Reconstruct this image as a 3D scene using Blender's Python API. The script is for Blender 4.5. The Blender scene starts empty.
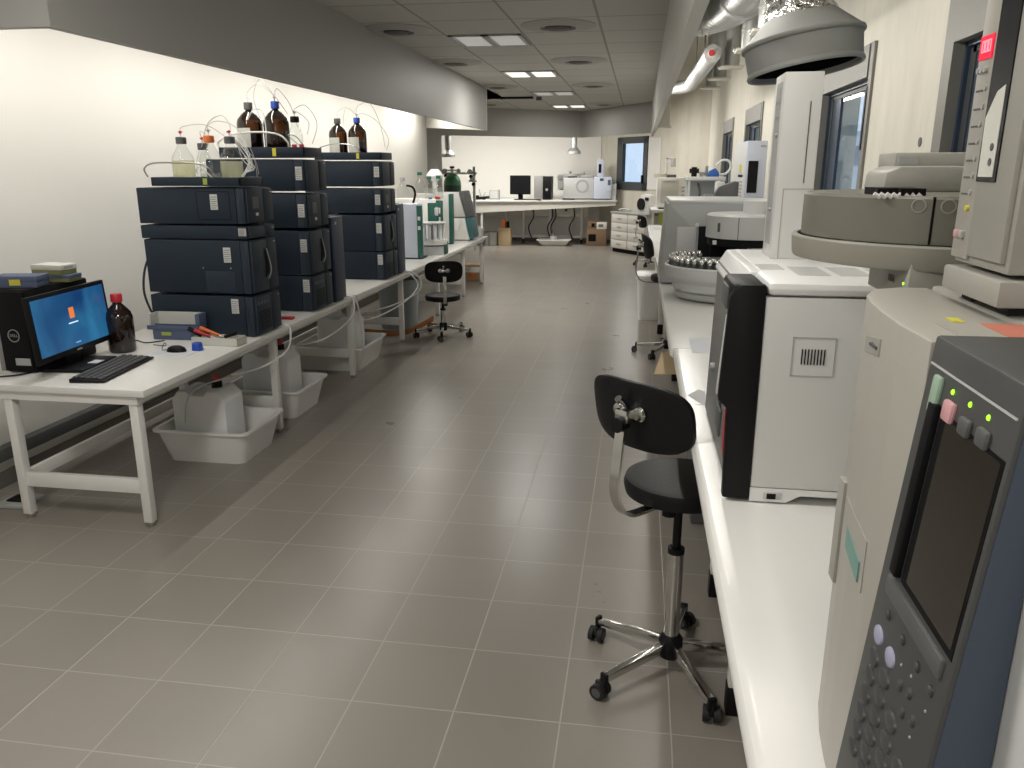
import bpy, bmesh, math, random
from mathutils import Matrix, Vector, Euler
random.seed(7)
PI = math.pi
sc = bpy.context.scene
C = sc.collection

# ------------------------------------------------------------------ materials
def M(name, col, rough=.5, metal=0., spec=.5, bump=0., bscale=40., var=0., vscale=6., coat=0.):
    m = bpy.data.materials.new(name); m.use_nodes = True
    nt = m.node_tree; b = nt.nodes['Principled BSDF']
    b.inputs['Base Color'].default_value = (*col, 1)
    b.inputs['Roughness'].default_value = rough
    b.inputs['Metallic'].default_value = metal
    b.inputs['Specular IOR Level'].default_value = spec
    if coat: b.inputs['Coat Weight'].default_value = coat
    tc = nt.nodes.new('ShaderNodeTexCoord')
    if bump or var:
        n = nt.nodes.new('ShaderNodeTexNoise'); n.inputs['Scale'].default_value = bscale if bump else vscale
        nt.links.new(tc.outputs['Object'], n.inputs['Vector'])
    if bump:
        bp = nt.nodes.new('ShaderNodeBump'); bp.inputs['Strength'].default_value = bump
        bp.inputs['Distance'].default_value = .002
        nt.links.new(n.outputs['Fac'], bp.inputs['Height']); nt.links.new(bp.outputs['Normal'], b.inputs['Normal'])
    if var:
        n2 = nt.nodes.new('ShaderNodeTexNoise'); n2.inputs['Scale'].default_value = vscale
        nt.links.new(tc.outputs['Object'], n2.inputs['Vector'])
        mx = nt.nodes.new('ShaderNodeMix'); mx.data_type = 'RGBA'
        mx.inputs[6].default_value = (*[c*(1-var) for c in col], 1)
        mx.inputs[7].default_value = (*[min(1, c*(1+var)) for c in col], 1)
        nt.links.new(n2.outputs['Fac'], mx.inputs[0]); nt.links.new(mx.outputs[2], b.inputs['Base Color'])
    return m

def EM(name, col, st):
    m = bpy.data.materials.new(name); m.use_nodes = True
    b = m.node_tree.nodes['Principled BSDF']
    b.inputs['Base Color'].default_value = (*[c*.5 for c in col], 1)
    b.inputs['Emission Color'].default_value = (*col, 1)
    b.inputs['Emission Strength'].default_value = st
    return m

def thin_glass(name, col=(1, 1, 1), refl=.12, rough=.03):
    m = bpy.data.materials.new(name); m.use_nodes = True
    nt = m.node_tree; nt.nodes.clear()
    o = nt.nodes.new('ShaderNodeOutputMaterial'); mx = nt.nodes.new('ShaderNodeMixShader')
    t = nt.nodes.new('ShaderNodeBsdfTransparent'); g = nt.nodes.new('ShaderNodeBsdfGlossy')
    lw0 = nt.nodes.new('ShaderNodeLayerWeight'); lw0.inputs['Blend'].default_value = .5
    pw = nt.nodes.new('ShaderNodeMath'); pw.operation = 'POWER'; pw.inputs[1].default_value = 3.5
    nt.links.new(lw0.outputs['Facing'], pw.inputs[0])
    lw = nt.nodes.new('ShaderNodeMath'); lw.operation = 'MULTIPLY_ADD'; lw.inputs[1].default_value = refl*1.6; lw.inputs[2].default_value = .04
    nt.links.new(pw.outputs[0], lw.inputs[0])
    t.inputs['Color'].default_value = (*col, 1); g.inputs['Roughness'].default_value = rough
    nt.links.new(lw.outputs[0], mx.inputs[0]); nt.links.new(t.outputs[0], mx.inputs[1])
    nt.links.new(g.outputs[0], mx.inputs[2]); nt.links.new(mx.outputs[0], o.inputs[0])
    return m

def liquid_mat(name, col, dif):
    m = bpy.data.materials.new(name); m.use_nodes = True
    nt = m.node_tree; nt.nodes.clear(); N = nt.nodes.new
    o = N('ShaderNodeOutputMaterial'); mx = N('ShaderNodeMixShader'); t = N('ShaderNodeBsdfTransparent'); d = N('ShaderNodeBsdfTranslucent')
    t.inputs['Color'].default_value = (*col, 1); d.inputs['Color'].default_value = (*col, 1); mx.inputs[0].default_value = dif
    nt.links.new(t.outputs[0], mx.inputs[1]); nt.links.new(d.outputs[0], mx.inputs[2]); nt.links.new(mx.outputs[0], o.inputs[0])
    return m

def tile_mat(name, col, line, ox, oy, s, lw, rough, var, rvar=0., spec=.5):
    m = bpy.data.materials.new(name); m.use_nodes = True
    nt = m.node_tree; b = nt.nodes['Principled BSDF']; N = nt.nodes.new; L = nt.links.new
    b.inputs['Specular IOR Level'].default_value = spec
    tc = N('ShaderNodeTexCoord'); mp = N('ShaderNodeMapping')
    mp.inputs['Location'].default_value = (-ox/s, -oy/s, 0); mp.inputs['Scale'].default_value = (1/s, 1/s, 1)
    L(tc.outputs['Object'], mp.inputs['Vector'])
    sp = N('ShaderNodeSeparateXYZ'); L(mp.outputs[0], sp.inputs[0])
    def edge(sock):
        f = N('ShaderNodeMath'); f.operation = 'PINGPONG'; f.inputs[1].default_value = .5; L(sock, f.inputs[0])
        r = N('ShaderNodeMapRange'); r.inputs['From Min'].default_value = lw/s*.5; r.inputs['From Max'].default_value = lw/s*.5+.006
        r.inputs['To Min'].default_value = 1; r.inputs['To Max'].default_value = 0; L(f.outputs[0], r.inputs['Value'])
        return r.outputs[0]
    mxx = N('ShaderNodeMath'); mxx.operation = 'MAXIMUM'; L(edge(sp.outputs[0]), mxx.inputs[0]); L(edge(sp.outputs[1]), mxx.inputs[1])
    fl = N('ShaderNodeVectorMath'); fl.operation = 'FLOOR'; L(mp.outputs[0], fl.inputs[0])
    wn = N('ShaderNodeTexWhiteNoise'); wn.noise_dimensions = '2D'; L(fl.outputs[0], wn.inputs['Vector'])
    ns = N('ShaderNodeTexNoise'); ns.inputs['Scale'].default_value = 3.; ns.inputs['Detail'].default_value = 5; L(tc.outputs['Object'], ns.inputs['Vector'])
    ad = N('ShaderNodeMath'); ad.operation = 'ADD'; L(wn.outputs[0], ad.inputs[0]); L(ns.outputs['Fac'], ad.inputs[1])
    hf = N('ShaderNodeMath'); hf.operation = 'MULTIPLY'; hf.inputs[1].default_value = .5; L(ad.outputs[0], hf.inputs[0])
    m1 = N('ShaderNodeMix'); m1.data_type = 'RGBA'
    m1.inputs[6].default_value = (*[c*(1-var) for c in col], 1); m1.inputs[7].default_value = (*[c*(1+var) for c in col], 1)
    L(hf.outputs[0], m1.inputs[0])
    m2 = N('ShaderNodeMix'); m2.data_type = 'RGBA'; L(mxx.outputs[0], m2.inputs[0]); L(m1.outputs[2], m2.inputs[6]); m2.inputs[7].default_value = (*line, 1)
    L(m2.outputs[2], b.inputs['Base Color'])
    rr = N('ShaderNodeMapRange'); rr.inputs['To Min'].default_value = rough-rvar; rr.inputs['To Max'].default_value = rough+rvar
    L(ns.outputs['Fac'], rr.inputs['Value']); L(rr.outputs[0], b.inputs['Roughness'])
    bp = N('ShaderNodeBump'); bp.invert = True; bp.inputs['Strength'].default_value = .4; bp.inputs['Distance'].default_value = .0015
    L(mxx.outputs[0], bp.inputs['Height']); L(bp.outputs[0], b.inputs['Normal'])
    return m

def concrete_mat(name, c1, c2):
    m = bpy.data.materials.new(name); m.use_nodes = True
    nt = m.node_tree; b = nt.nodes['Principled BSDF']; N = nt.nodes.new; L = nt.links.new
    b.inputs['Roughness'].default_value = .8
    tc = N('ShaderNodeTexCoord'); mp = N('ShaderNodeMapping'); mp.inputs['Scale'].default_value = (2.6, 2.6, .7); L(tc.outputs['Object'], mp.inputs[0])
    n = N('ShaderNodeTexNoise'); n.inputs['Scale'].default_value = 1.6; n.inputs['Detail'].default_value = 7; n.inputs['Roughness'].default_value = .65; L(mp.outputs[0], n.inputs[0])
    r = N('ShaderNodeValToRGB'); r.color_ramp.elements[0].position = .33; r.color_ramp.elements[0].color = (*c1, 1)
    r.color_ramp.elements[1].position = .62; r.color_ramp.elements[1].color = (*c2, 1); L(n.outputs['Fac'], r.inputs[0])
    v = N('ShaderNodeTexVoronoi'); v.inputs['Scale'].default_value = 13; L(tc.outputs['Object'], v.inputs['Vector'])
    lt = N('ShaderNodeMapRange'); lt.inputs['From Min'].default_value = .02; lt.inputs['From Max'].default_value = .07
    lt.inputs['To Min'].default_value = .88; lt.inputs['To Max'].default_value = 1; L(v.outputs['Distance'], lt.inputs['Value'])
    mm = N('ShaderNodeMix'); mm.data_type = 'RGBA'; mm.blend_type = 'MULTIPLY'; mm.inputs[0].default_value = 1
    L(r.outputs[0], mm.inputs[6]); L(lt.outputs[0], mm.inputs[7]); L(mm.outputs[2], b.inputs['Base Color'])
    bp = N('ShaderNodeBump'); bp.inputs['Strength'].default_value = .25; bp.inputs['Distance'].default_value = .004; L(n.outputs['Fac'], bp.inputs['Height']); L(bp.outputs[0], b.inputs['Normal'])
    return m

def spiral_mat(name, col, rough, freq, axis=1, bump=.6):
    m = M(name, col, rough, 1.)
    nt = m.node_tree; N = nt.nodes.new; L = nt.links.new; b = nt.nodes['Principled BSDF']
    tc = N('ShaderNodeTexCoord'); w = N('ShaderNodeTexWave'); w.wave_type = 'BANDS'; w.bands_direction = 'XYZ'[axis]
    w.inputs['Scale'].default_value = freq; L(tc.outputs['Object'], w.inputs[0])
    bp = N('ShaderNodeBump'); bp.inputs['Strength'].default_value = bump; bp.inputs['Distance'].default_value = .006
    L(w.outputs['Fac'], bp.inputs['Height']); L(bp.outputs[0], b.inputs['Normal'])
    return m

def screen_mat():
    m = bpy.data.materials.new('login_screen'); m.use_nodes = True
    nt = m.node_tree; N = nt.nodes.new; L = nt.links.new; b = nt.nodes['Principled BSDF']
    b.inputs['Base Color'].default_value = (.01, .02, .03, 1); b.inputs['Roughness'].default_value = .25
    tc = N('ShaderNodeTexCoord'); n = N('ShaderNodeTexNoise'); n.inputs['Scale'].default_value = 3.5; n.inputs['Distortion'].default_value = .8
    L(tc.outputs['Object'], n.inputs[0])
    r = N('ShaderNodeValToRGB'); r.color_ramp.elements[0].position = .3; r.color_ramp.elements[0].color = (.004, .045, .17, 1)
    r.color_ramp.elements[1].position = .75; r.color_ramp.elements[1].color = (.03, .20, .40, 1)
    L(n.outputs['Fac'], r.inputs[0]); L(r.outputs[0], b.inputs['Emission Color']); b.inputs['Emission Strength'].default_value = .7
    return m

K = {}
K['wall'] = M('warm_white_paint', (.80, .785, .74), .75, bump=.1, bscale=200, var=.01)
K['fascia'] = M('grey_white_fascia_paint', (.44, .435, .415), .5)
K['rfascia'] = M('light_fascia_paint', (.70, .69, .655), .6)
K['slab'] = M('slab_paint', (.42, .40, .35), .8)
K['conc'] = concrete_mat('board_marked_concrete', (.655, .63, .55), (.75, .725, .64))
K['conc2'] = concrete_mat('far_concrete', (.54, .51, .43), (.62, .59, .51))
K['floor'] = tile_mat('floor_tiles', (.262, .238, .208), (.385, .36, .318), .157, .063, .3333, .0026, .30, .08, .06, .55)
K['ceil'] = tile_mat('ceiling_tiles', (.62, .615, .585), (.34, .34, .32), -.33, 6.43, .6, .014, .85, .03)
K['base'] = M('grey_skirting', (.17, .155, .14), .45)
K['lam'] = M('white_laminate', (.76, .755, .725), .22, spec=.5, coat=.1)
K['wmetal'] = M('white_painted_steel', (.78, .77, .74), .4)
K['navy'] = M('dark_blue_grey_plastic', (.018, .028, .043), .5, spec=.25)
K['navy2'] = M('dark_blue_grey_front', (.026, .037, .053), .5, spec=.25)
K['navyslab'] = M('navy_side_cabinet', (.022, .034, .072), .45)
K['black'] = M('black_plastic', (.008, .008, .009), .45, spec=.18)
K['blackm'] = M('matte_black', (.005, .005, .006), .6, spec=.15)
K['leather'] = M('black_vinyl', (.007, .007, .008), .42, spec=.25, bump=.3, bscale=120)
K['rubber'] = M('black_rubber', (.012, .012, .012), .7)
K['chrome'] = M('chrome', (.62, .62, .60), .18, 1.)
K['steel'] = M('brushed_steel', (.45, .45, .44), .35, 1.)
K['sticker'] = M('white_sticker', (.62, .62, .60), .6)
K['ink'] = M('grey_print', (.12, .12, .12), .7)
K['yellow'] = M('yellow_sticker', (.62, .56, .05), .5)
K['yellowgreen'] = M('yellow_green_sticker', (.35, .42, .06), .5)
K['red'] = M('red_plastic', (.50, .03, .035), .4)
K['orange'] = M('orange_plastic', (.75, .17, .03), .4)
K['bluecap'] = M('blue_plastic', (.02, .08, .45), .35)
K['greencap'] = M('dark_green_plastic', (.02, .12, .09), .4)
K['amber'] = M('amber_glass', (.014, .006, .003), .08, spec=.7)
K['amber2'] = M('amber_glass_lit', (.10, .032, .006), .1, spec=.6)  # lighter amber, painted as the lit part of the brown bottles
K['clear'] = thin_glass('clear_glass', (.95, .96, .95), .40)
K['window'] = thin_glass('window_glass', (.86, .92, .97), .15, .0)
K['liquid'] = liquid_mat('pale_yellow_liquid', (.90, .89, .74), .35)
K['water'] = liquid_mat('clear_liquid', (.90, .91, .90), .15)
K['ptfe'] = M('white_tubing', (.74, .74, .72), .35)
K['thinline'] = M('translucent_tubing', (.60, .58, .55), .3)
K['hdpe'] = M('translucent_white_polyethylene', (.84, .85, .86), .4)
K['hdpe'].node_tree.nodes['Principled BSDF'].inputs['Subsurface Weight'].default_value = .15
K['binw'] = M('white_polypropylene', (.86, .85, .83), .35)
K['beige'] = M('warm_beige_enamel', (.37, .355, .315), .42, bump=.15, bscale=500)
K['beiged'] = M('beige_grey_enamel', (.34, .33, .295), .42, bump=.15, bscale=500)
K['olive'] = M('olive_grey_enamel', (.15, .146, .118), .42)
K['olive2'] = M('light_olive_grey', (.27, .262, .22), .45)
K['coolw'] = M('cool_white_enamel', (.60, .60, .585), .38)
K['white'] = M('bright_white_enamel', (.74, .74, .73), .32)
K['lgrey'] = M('light_grey_enamel', (.50, .505, .50), .42)
K['vent'] = M('grey_white_vent', (.48, .475, .45), .6)
K['mgrey'] = M('mid_grey_enamel', (.36, .37, .36), .45)
K['dgrey'] = M('dark_grey_plastic', (.085, .088, .088), .5)
K['door'] = M('mid_dark_grey_door', (.15, .15, .145), .5)
K['console'] = M('dark_slate_console', (.055, .056, .055), .42)
K['conside'] = M('blue_slate_side', (.045, .062, .092), .45)
K['lcd'] = M('lcd_off', (.022, .018, .013), .22)
K['key'] = M('dark_rubber_key', (.050, .052, .054), .4)
K['keyb'] = M('lilac_key', (.32, .32, .44), .4)
K['keyg'] = M('pale_green_key', (.30, .42, .32), .4)
K['keyp'] = M('pink_key', (.60, .32, .34), .4)
K['led'] = EM('green_led', (.35, 1., .02), 1.6)
K['redled'] = EM('red_led_display', (1., .01, .06), .55)
K['redseg'] = EM('red_led_digit', (1., .25, .3), 1.1)
K['galv'] = spiral_mat('galvanised_spiral_duct', (.55, .56, .55), .38, 9, 1, 1.)
K['galv2'] = M('galvanised_sheet', (.50, .51, .50), .45, .75, bump=.05, bscale=12)
K['foil'] = M('crumpled_foil', (.62, .62, .61), .25, 1., bump=1., bscale=35)
K['foil'].node_tree.nodes['Bump'].inputs['Distance'].default_value = .03
K['hood'] = M('grey_painted_hood', (.25, .255, .245), .6, .0, spec=.3)
K['cream'] = M('cream_flange', (.60, .58, .51), .5)
K['winframe'] = M('slate_window_frame', (.052, .058, .062), .5)
K['wintrim'] = M('grey_window_trim', (.21, .205, .185), .5)
K['winblue'] = M('blue_reveal', (.030, .050, .085), .4)
K['green'] = M('teal_green_panel', (.010, .095, .070), .5)
K['teal'] = M('teal_plastic', (.025, .11, .12), .4)
K['wood'] = M('orange_brown_wood', (.33, .125, .035), .45)
K['card'] = M('brown_cardboard', (.20, .13, .075), .8)
K['card2'] = M('tan_cardboard', (.52, .40, .24), .8)
K['gasgreen'] = M('dark_green_cylinder', (.012, .040, .028), .35)
K['gasshoulder'] = M('green_cylinder_shoulder', (.03, .15, .06), .3)
K['bluebox'] = M('slate_blue_card', (.085, .11, .19), .6)
K['greenbox'] = M('olive_green_card', (.20, .21, .08), .6)
K['whitecard'] = M('white_card', (.62, .62, .56), .6)
K['screenblk'] = M('screen_off', (.008, .008, .010), .25, spec=.25)
K['paper'] = M('white_paper', (.64, .65, .68), .7)
K['bucket'] = M('blue_grey_bucket', (.30, .335, .36), .45)
K['tube_on'] = EM('fluorescent_tube', (1., .93, .80), 6.)
K['panel_on'] = EM('lit_diffuser', (1., .97, .90), .95)
K['panel_dim'] = EM('dim_diffuser', (1., .98, .95), .22)  # weak glow added so the dull panels read lighter
K['diff_off'] = M('unlit_diffuser', (.70, .70, .67), .4)
K['dress'] = M('white_dresser_front', (.66, .64, .59), .45)
K['computer'] = M('silver_grey_computer', (.26, .26, .25), .4)
K['bluegrey'] = M('pale_blue_white_enamel', (.56, .60, .70), .4)
K['bluevalve'] = M('bright_blue_plastic', (.02, .11, .42), .4)
K['screen'] = screen_mat()
K['ground'] = M('outside_ground', (.30, .34, .28), .9)
K['bld'] = M('outside_building', (.62, .68, .78), .8)
K['bld2'] = M('outside_building_band', (.16, .22, .32), .8)
K['jug'] = M('red_screwcap', (.55, .02, .03), .35)
K['teal_label'] = M('teal_label', (.16, .30, .26), .5)
K['label_red'] = M('salmon_label', (.55, .18, .12), .5)

# ------------------------------------------------------------------ geometry
MATS = {}
class G:
    def __init__(s): s.bm = bmesh.new(); s.mi = 0
    def _fin(s, faces):
        for f in faces: f.material_index = s.mi
    def box(s, x0, x1, y0, y1, z0, z1, bev=0., seg=2, mat=None):
        r = bmesh.ops.create_cube(s.bm, size=1.)
        vs = r['verts']
        bmesh.ops.scale(s.bm, vec=(abs(x1-x0), abs(y1-y0), abs(z1-z0)), verts=vs)
        bmesh.ops.translate(s.bm, vec=((x0+x1)/2, (y0+y1)/2, (z0+z1)/2), verts=vs)
        fs = list({f for v in vs for f in v.link_faces})
        if bev:
            es = list({e for v in vs for e in v.link_edges})
            rr = bmesh.ops.bevel(s.bm, geom=es, offset=bev, segments=seg, profile=.5, affect='EDGES', clamp_overlap=True)
            fs = list({f for v in rr['verts'] for f in v.link_faces} | {f for f in fs if f.is_valid})
        s._fin(fs)
        vv = list({v for f in fs for v in f.verts})
        if mat is not None: bmesh.ops.transform(s.bm, matrix=mat, verts=vv)
        return s
    def cyl(s, p0, p1, r0, r1=None, seg=24, caps=True):
        p0 = Vector(p0); p1 = Vector(p1); d = p1-p0
        r1 = r0 if r1 is None else r1
        r = bmesh.ops.create_cone(s.bm, cap_ends=caps, segments=seg, radius1=r0, radius2=r1, depth=d.length)
        m = Matrix.Translation((p0+p1)/2) @ d.to_track_quat('Z', 'Y').to_matrix().to_4x4()
        bmesh.ops.transform(s.bm, matrix=m, verts=r['verts'])
        s._fin({f for v in r['verts'] for f in v.link_faces}); return s
    def lathe(s, prof, c=(0, 0, 0), seg=28, mat=None, a0=0., a1=2*PI, close=True):
        full = abs(a1-a0-2*PI) < 1e-6; n = seg if full else seg+1
        rings = []
        for k in range(n):
            a = a0+(a1-a0)*k/seg
            rings.append([s.bm.verts.new((c[0]+r*math.cos(a), c[1]+r*math.sin(a), c[2]+z)) for r, z in prof])
        fs = []
        for k in range(seg):
            A = rings[k]; Bq = rings[(k+1) % n]
            for i in range(len(prof)-1):
                if prof[i][0] < 1e-6 and prof[i+1][0] < 1e-6: continue
                try: fs.append(s.bm.faces.new((A[i], Bq[i], Bq[i+1], A[i+1])))
                except ValueError: pass
        s._fin(fs)
        vv = [v for r in rings for v in r]
        if mat is not None: bmesh.ops.transform(s.bm, matrix=mat, verts=vv)
        bmesh.ops.remove_doubles(s.bm, verts=vv, dist=1e-5)
        return s
    def tube(s, pts, r, seg=8, smooth=True):
        pts = [Vector(p) for p in pts]
        if smooth and len(pts) > 2: pts = spline(pts)
        rr = r if callable(r) else (lambda t: r)
        rings = []; n = len(pts); up = Vector((0, 0, 1))
        t0 = (pts[1]-pts[0]).normalized()
        u = t0.orthogonal().normalized()
        for i, p in enumerate(pts):
            t = (pts[min(i+1, n-1)]-pts[max(i-1, 0)]).normalized()
            u = (u - t*u.dot(t)).normalized(); w = t.cross(u)
            R = rr(i/(n-1))
            rings.append([s.bm.verts.new(p+u*R*math.cos(2*PI*k/seg)+w*R*math.sin(2*PI*k/seg)) for k in range(seg)])
        fs = []
        for i in range(n-1):
            for k in range(seg):
                fs.append(s.bm.faces.new((rings[i][k], rings[i][(k+1) % seg], rings[i+1][(k+1) % seg], rings[i+1][k])))
        fs.append(s.bm.faces.new(rings[0][::-1])); fs.append(s.bm.faces.new(rings[-1]))
        s._fin(fs); return s
    def strip(s, pts, wdir, w, t):
        # flat bar swept along pts: width w along wdir, thickness t
        pts = spline([Vector(p) for p in pts]); wd = Vector(wdir).normalized(); n = len(pts); rings = []
        for i, p in enumerate(pts):
            tg = (pts[min(i+1, n-1)]-pts[max(i-1, 0)]).normalized(); nn = tg.cross(wd).normalized()
            rings.append([s.bm.verts.new(p+wd*a*w/2+nn*b*t/2) for a, b in ((-1, -1), (1, -1), (1, 1), (-1, 1))])
        fs = [s.bm.faces.new((rings[i][k], rings[i][(k+1) % 4], rings[i+1][(k+1) % 4], rings[i+1][k])) for i in range(n-1) for k in range(4)]
        fs += [s.bm.faces.new(rings[0][::-1]), s.bm.faces.new(rings[-1])]
        s._fin(fs); return s
    def prism(s, poly, axis, a0, a1, bev=0.):
        # poly in the two other axes (order x,y,z without axis)
        def P(p, a):
            q = list(p); q.insert(axis, a); return q
        A = [s.bm.verts.new(P(p, a0)) for p in poly]; Bq = [s.bm.verts.new(P(p, a1)) for p in poly]
        n = len(poly); fs = [s.bm.faces.new(A), s.bm.faces.new(Bq[::-1])]
        for i in range(n): fs.append(s.bm.faces.new((A[i], Bq[i], Bq[(i+1) % n], A[(i+1) % n])))
        bmesh.ops.recalc_face_normals(s.bm, faces=fs)
        if bev:
            es = list({e for f in fs for e in f.edges})
            rr = bmesh.ops.bevel(s.bm, geom=es, offset=bev, segments=2, profile=.5, affect='EDGES', clamp_overlap=True)
            fs = [f for f in fs if f.is_valid] + rr['faces']
        s._fin(fs); return s
    def hull(s, pts):
        vs = [s.bm.verts.new(p) for p in pts]
        r = bmesh.ops.convex_hull(s.bm, input=vs)
        s._fin([f for f in r['geom'] if isinstance(f, bmesh.types.BMFace)]); return s
    def use(s, i): s.mi = i; return s
    def build(s, name, mats, parent=None, origin=None, local=False, smooth=True, ang=35):
        if not isinstance(mats, (list, tuple)): mats = [mats]
        me = bpy.data.meshes.new(name)
        bmesh.ops.recalc_face_normals(s.bm, faces=s.bm.faces[:])
        if parent is not None and not local:
            bmesh.ops.transform(s.bm, matrix=wm(parent).inverted(), verts=s.bm.verts[:])
        elif origin is not None:
            bmesh.ops.translate(s.bm, vec=-Vector(origin), verts=s.bm.verts[:])
        s.bm.to_mesh(me); s.bm.free()
        for m in mats: me.materials.append(K[m] if isinstance(m, str) else m)
        if smooth:
            me.polygons.foreach_set('use_smooth', [True]*len(me.polygons))
            me.set_sharp_from_angle(angle=math.radians(ang))
        o = bpy.data.objects.new(name, me); C.objects.link(o)
        if parent is not None: o.parent = parent
        elif origin is not None: o.location = origin
        MATS[o.name] = Matrix.Translation(o.location) @ o.rotation_euler.to_matrix().to_4x4()
        return o

def spline(pts, k=8):
    out = []; n = len(pts)
    for i in range(n-1):
        p0 = pts[max(i-1, 0)]; p1 = pts[i]; p2 = pts[i+1]; p3 = pts[min(i+2, n-1)]
        for j in range(k):
            t = j/k
            out.append(.5*((2*p1)+(p2-p0)*t+(2*p0-5*p1+4*p2-p3)*t*t+(3*p1-p0-3*p2+p3)*t**3))
    out.append(pts[-1]); return out

def wm(o):
    m = Matrix.Translation(o.location) @ o.rotation_euler.to_matrix().to_4x4()
    return (wm(o.parent) @ m) if o.parent else m

def tag(o, label=None, cat=None, group=None, kind=None):
    if label: o['label'] = label
    if cat: o['category'] = cat
    if group: o['group'] = group
    if kind: o['kind'] = kind
    return o
def thing(name, label, cat, loc=(0, 0, 0), rz=0., group=None):
    o = bpy.data.objects.new(name, None); o.empty_display_size = .05
    C.objects.link(o); o.location = loc; o.rotation_euler = (0, 0, rz)
    return tag(o, label, cat, group)
def one(name, g, mat, label, cat, origin, group=None, **k):
    return tag(g.build(name, mat, None, origin, **k), label, cat, group)
def struct(name, g, mat, **k):
    return tag(g.build(name, mat, **k), kind='structure')
def dup(o, loc=None, rz=None, label=None, parent=None):
    c = o.copy(); C.objects.link(c)
    if parent is not None: c.parent = parent
    for ch in list(o.children): dup(ch, parent=c)
    if loc is not None: c.location = loc
    if rz is not None: c.rotation_euler = (0, 0, rz)
    if label: c['label'] = label
    return c
FACE = {'-y': Matrix.Rotation(PI/2, 4, 'X'), '+x': Matrix.Rotation(PI/2, 4, 'Z') @ Matrix.Rotation(PI/2, 4, 'X'),
        '-x': Matrix.Rotation(-PI/2, 4, 'Z') @ Matrix.Rotation(PI/2, 4, 'X'), '+z': Matrix.Identity(4)}
def text(s, size, loc, face, mat, parent, name='lettering', extra=None, ext=.0006):
    cu = bpy.data.curves.new('t', 'FONT'); cu.body = s; cu.size = size; cu.extrude = ext
    cu.align_x = 'CENTER'; cu.align_y = 'CENTER'
    t = bpy.data.objects.new('t', cu); C.objects.link(t)
    dg = bpy.context.evaluated_depsgraph_get(); dg.update()
    me = bpy.data.meshes.new_from_object(t.evaluated_get(dg)); bpy.data.objects.remove(t)
    me.materials.clear(); me.materials.append(K[mat])
    m = Matrix.Translation(loc) @ (extra if extra is not None else Matrix.Identity(4)) @ FACE[face]
    if parent is not None: m = wm(parent).inverted() @ m
    me.transform(m)
    o = bpy.data.objects.new(name, me); C.objects.link(o); o.parent = parent
    return o

# ------------------------------------------------------------------ camera
H = 1.64
cam_d = bpy.data.cameras.new('camera'); cam = bpy.data.objects.new('camera', cam_d); C.objects.link(cam)
cam_d.sensor_width = 36; cam_d.lens = 792.2/1024*36; cam_d.clip_start = .02
cam.location = (0, 0, H)
pitch, yaw = math.radians(15.3166), math.radians(8.938)
cam.rotation_euler = (PI/2-pitch, 0, yaw)
sc.camera = cam

# ------------------------------------------------------------------ room shell
CZ = 2.62
FX = -2.0        # left fascia plane
LW = -3.28       # left wall plane
RW = 1.2         # right wall plane
g = G(); g.box(-5.2, 2.6, -3., 19., -.1, 0.)
struct('floor', g, 'floor')
g = G(); g.box(LW-.12, LW, -3., 12.4, 0, 3.2); struct('wall_left', g, 'wall')
g = G(); g.box(LW, LW+.012, -3., 12.4, 0, .085); struct('baseboard_left', g, 'base')
g = G(); g.box(-5.2, RW+.2, -3.12, -3., 0, 3.2); struct('wall_rear', g, 'wall')
# back room: left return, side wall and the white back wall
g = G(); g.box(-5.0, LW-.12, 12.28, 12.4, 0, 3.2); struct('wall_return', g, 'wall')
g = G(); g.box(-5.0, -4.88, 12.4, 18.3, 0, 3.2); struct('wall_far_left', g, 'wall')
g = G(); g.box(-5.0, -.88, 18.2, 18.32, 0, 3.2); struct('wall_back', g, 'wall')
g = G(); g.box(-4.88, -.9, 18.185, 18.2, 0, .085); struct('baseboard_back', g, 'base')
g = G(); g.prism([(-3.62, 13.52), (-3.36, 13.68), (-3.50, 13.95), (-3.76, 13.79)], 2, 0, 2.3); struct('trim_1', g, 'fascia')  # portal pilaster

# angled wall with window (from back wall corner to the right wall corner)
P0 = Vector((-.90, 18.25)); P1 = Vector((RW, 15.35)); AD = (P1-P0).normalized(); AN = Vector((AD.y, -AD.x))  # outward normal away from camera?
if AN.y < 0: AN = -AN
def angled(u0, u1, d0, d1, z0, z1, g=None, bev=0):
    """box on the angled wall: u along the wall, d out of the wall towards the room"""
    g = g or G()
    ang = math.atan2(AD.y, AD.x)
    m = Matrix.Translation((P0.x, P0.y, 0)) @ Matrix.Rotation(ang, 4, 'Z')
    # local y+ = left normal of AD (pointing outside), so room side is -y... choose sign
    sgn = 1 if (Matrix.Rotation(ang, 4, 'Z') @ Vector((0, 1, 0))).y < 0 else -1
    return g.box(u0, u1, min(sgn*d0, sgn*d1), max(sgn*d0, sgn*d1), z0, z1, bev, mat=m)
LA = (P1-P0).length
# window opening: find u for two picture azimuths
def u_at(px):
    # intersection of the picture column with the wall line in plan (approximate by yaw only)
    a = math.atan2(px-512, 792.2*math.cos(pitch)+(384-165)*math.sin(pitch)) - yaw
    d = Vector((math.sin(a), math.cos(a)))
    den = d.x*AD.y-d.y*AD.x
    t = (P0.x*AD.y-P0.y*AD.x)/den
    return (d*t-P0).dot(AD)
wu0, wu1 = u_at(618), u_at(648)
WZ0, WZ1 = 1.18, 2.24
g = G(); angled(-.2, wu0, -.12, 0, 0, 3.2, g); angled(wu1, LA, -.12, 0, 0, 3.2, g)
angled(wu0, wu1, -.12, 0, 0, WZ0, g); angled(wu0, wu1, -.12, 0, WZ1, 3.2, g)
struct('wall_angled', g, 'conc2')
g = G(); angled(wu0, wu1, -.05, .03, WZ0, WZ0+.16, g); angled(wu0, wu1, -.05, .03, WZ1-.13, WZ1, g)
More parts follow.
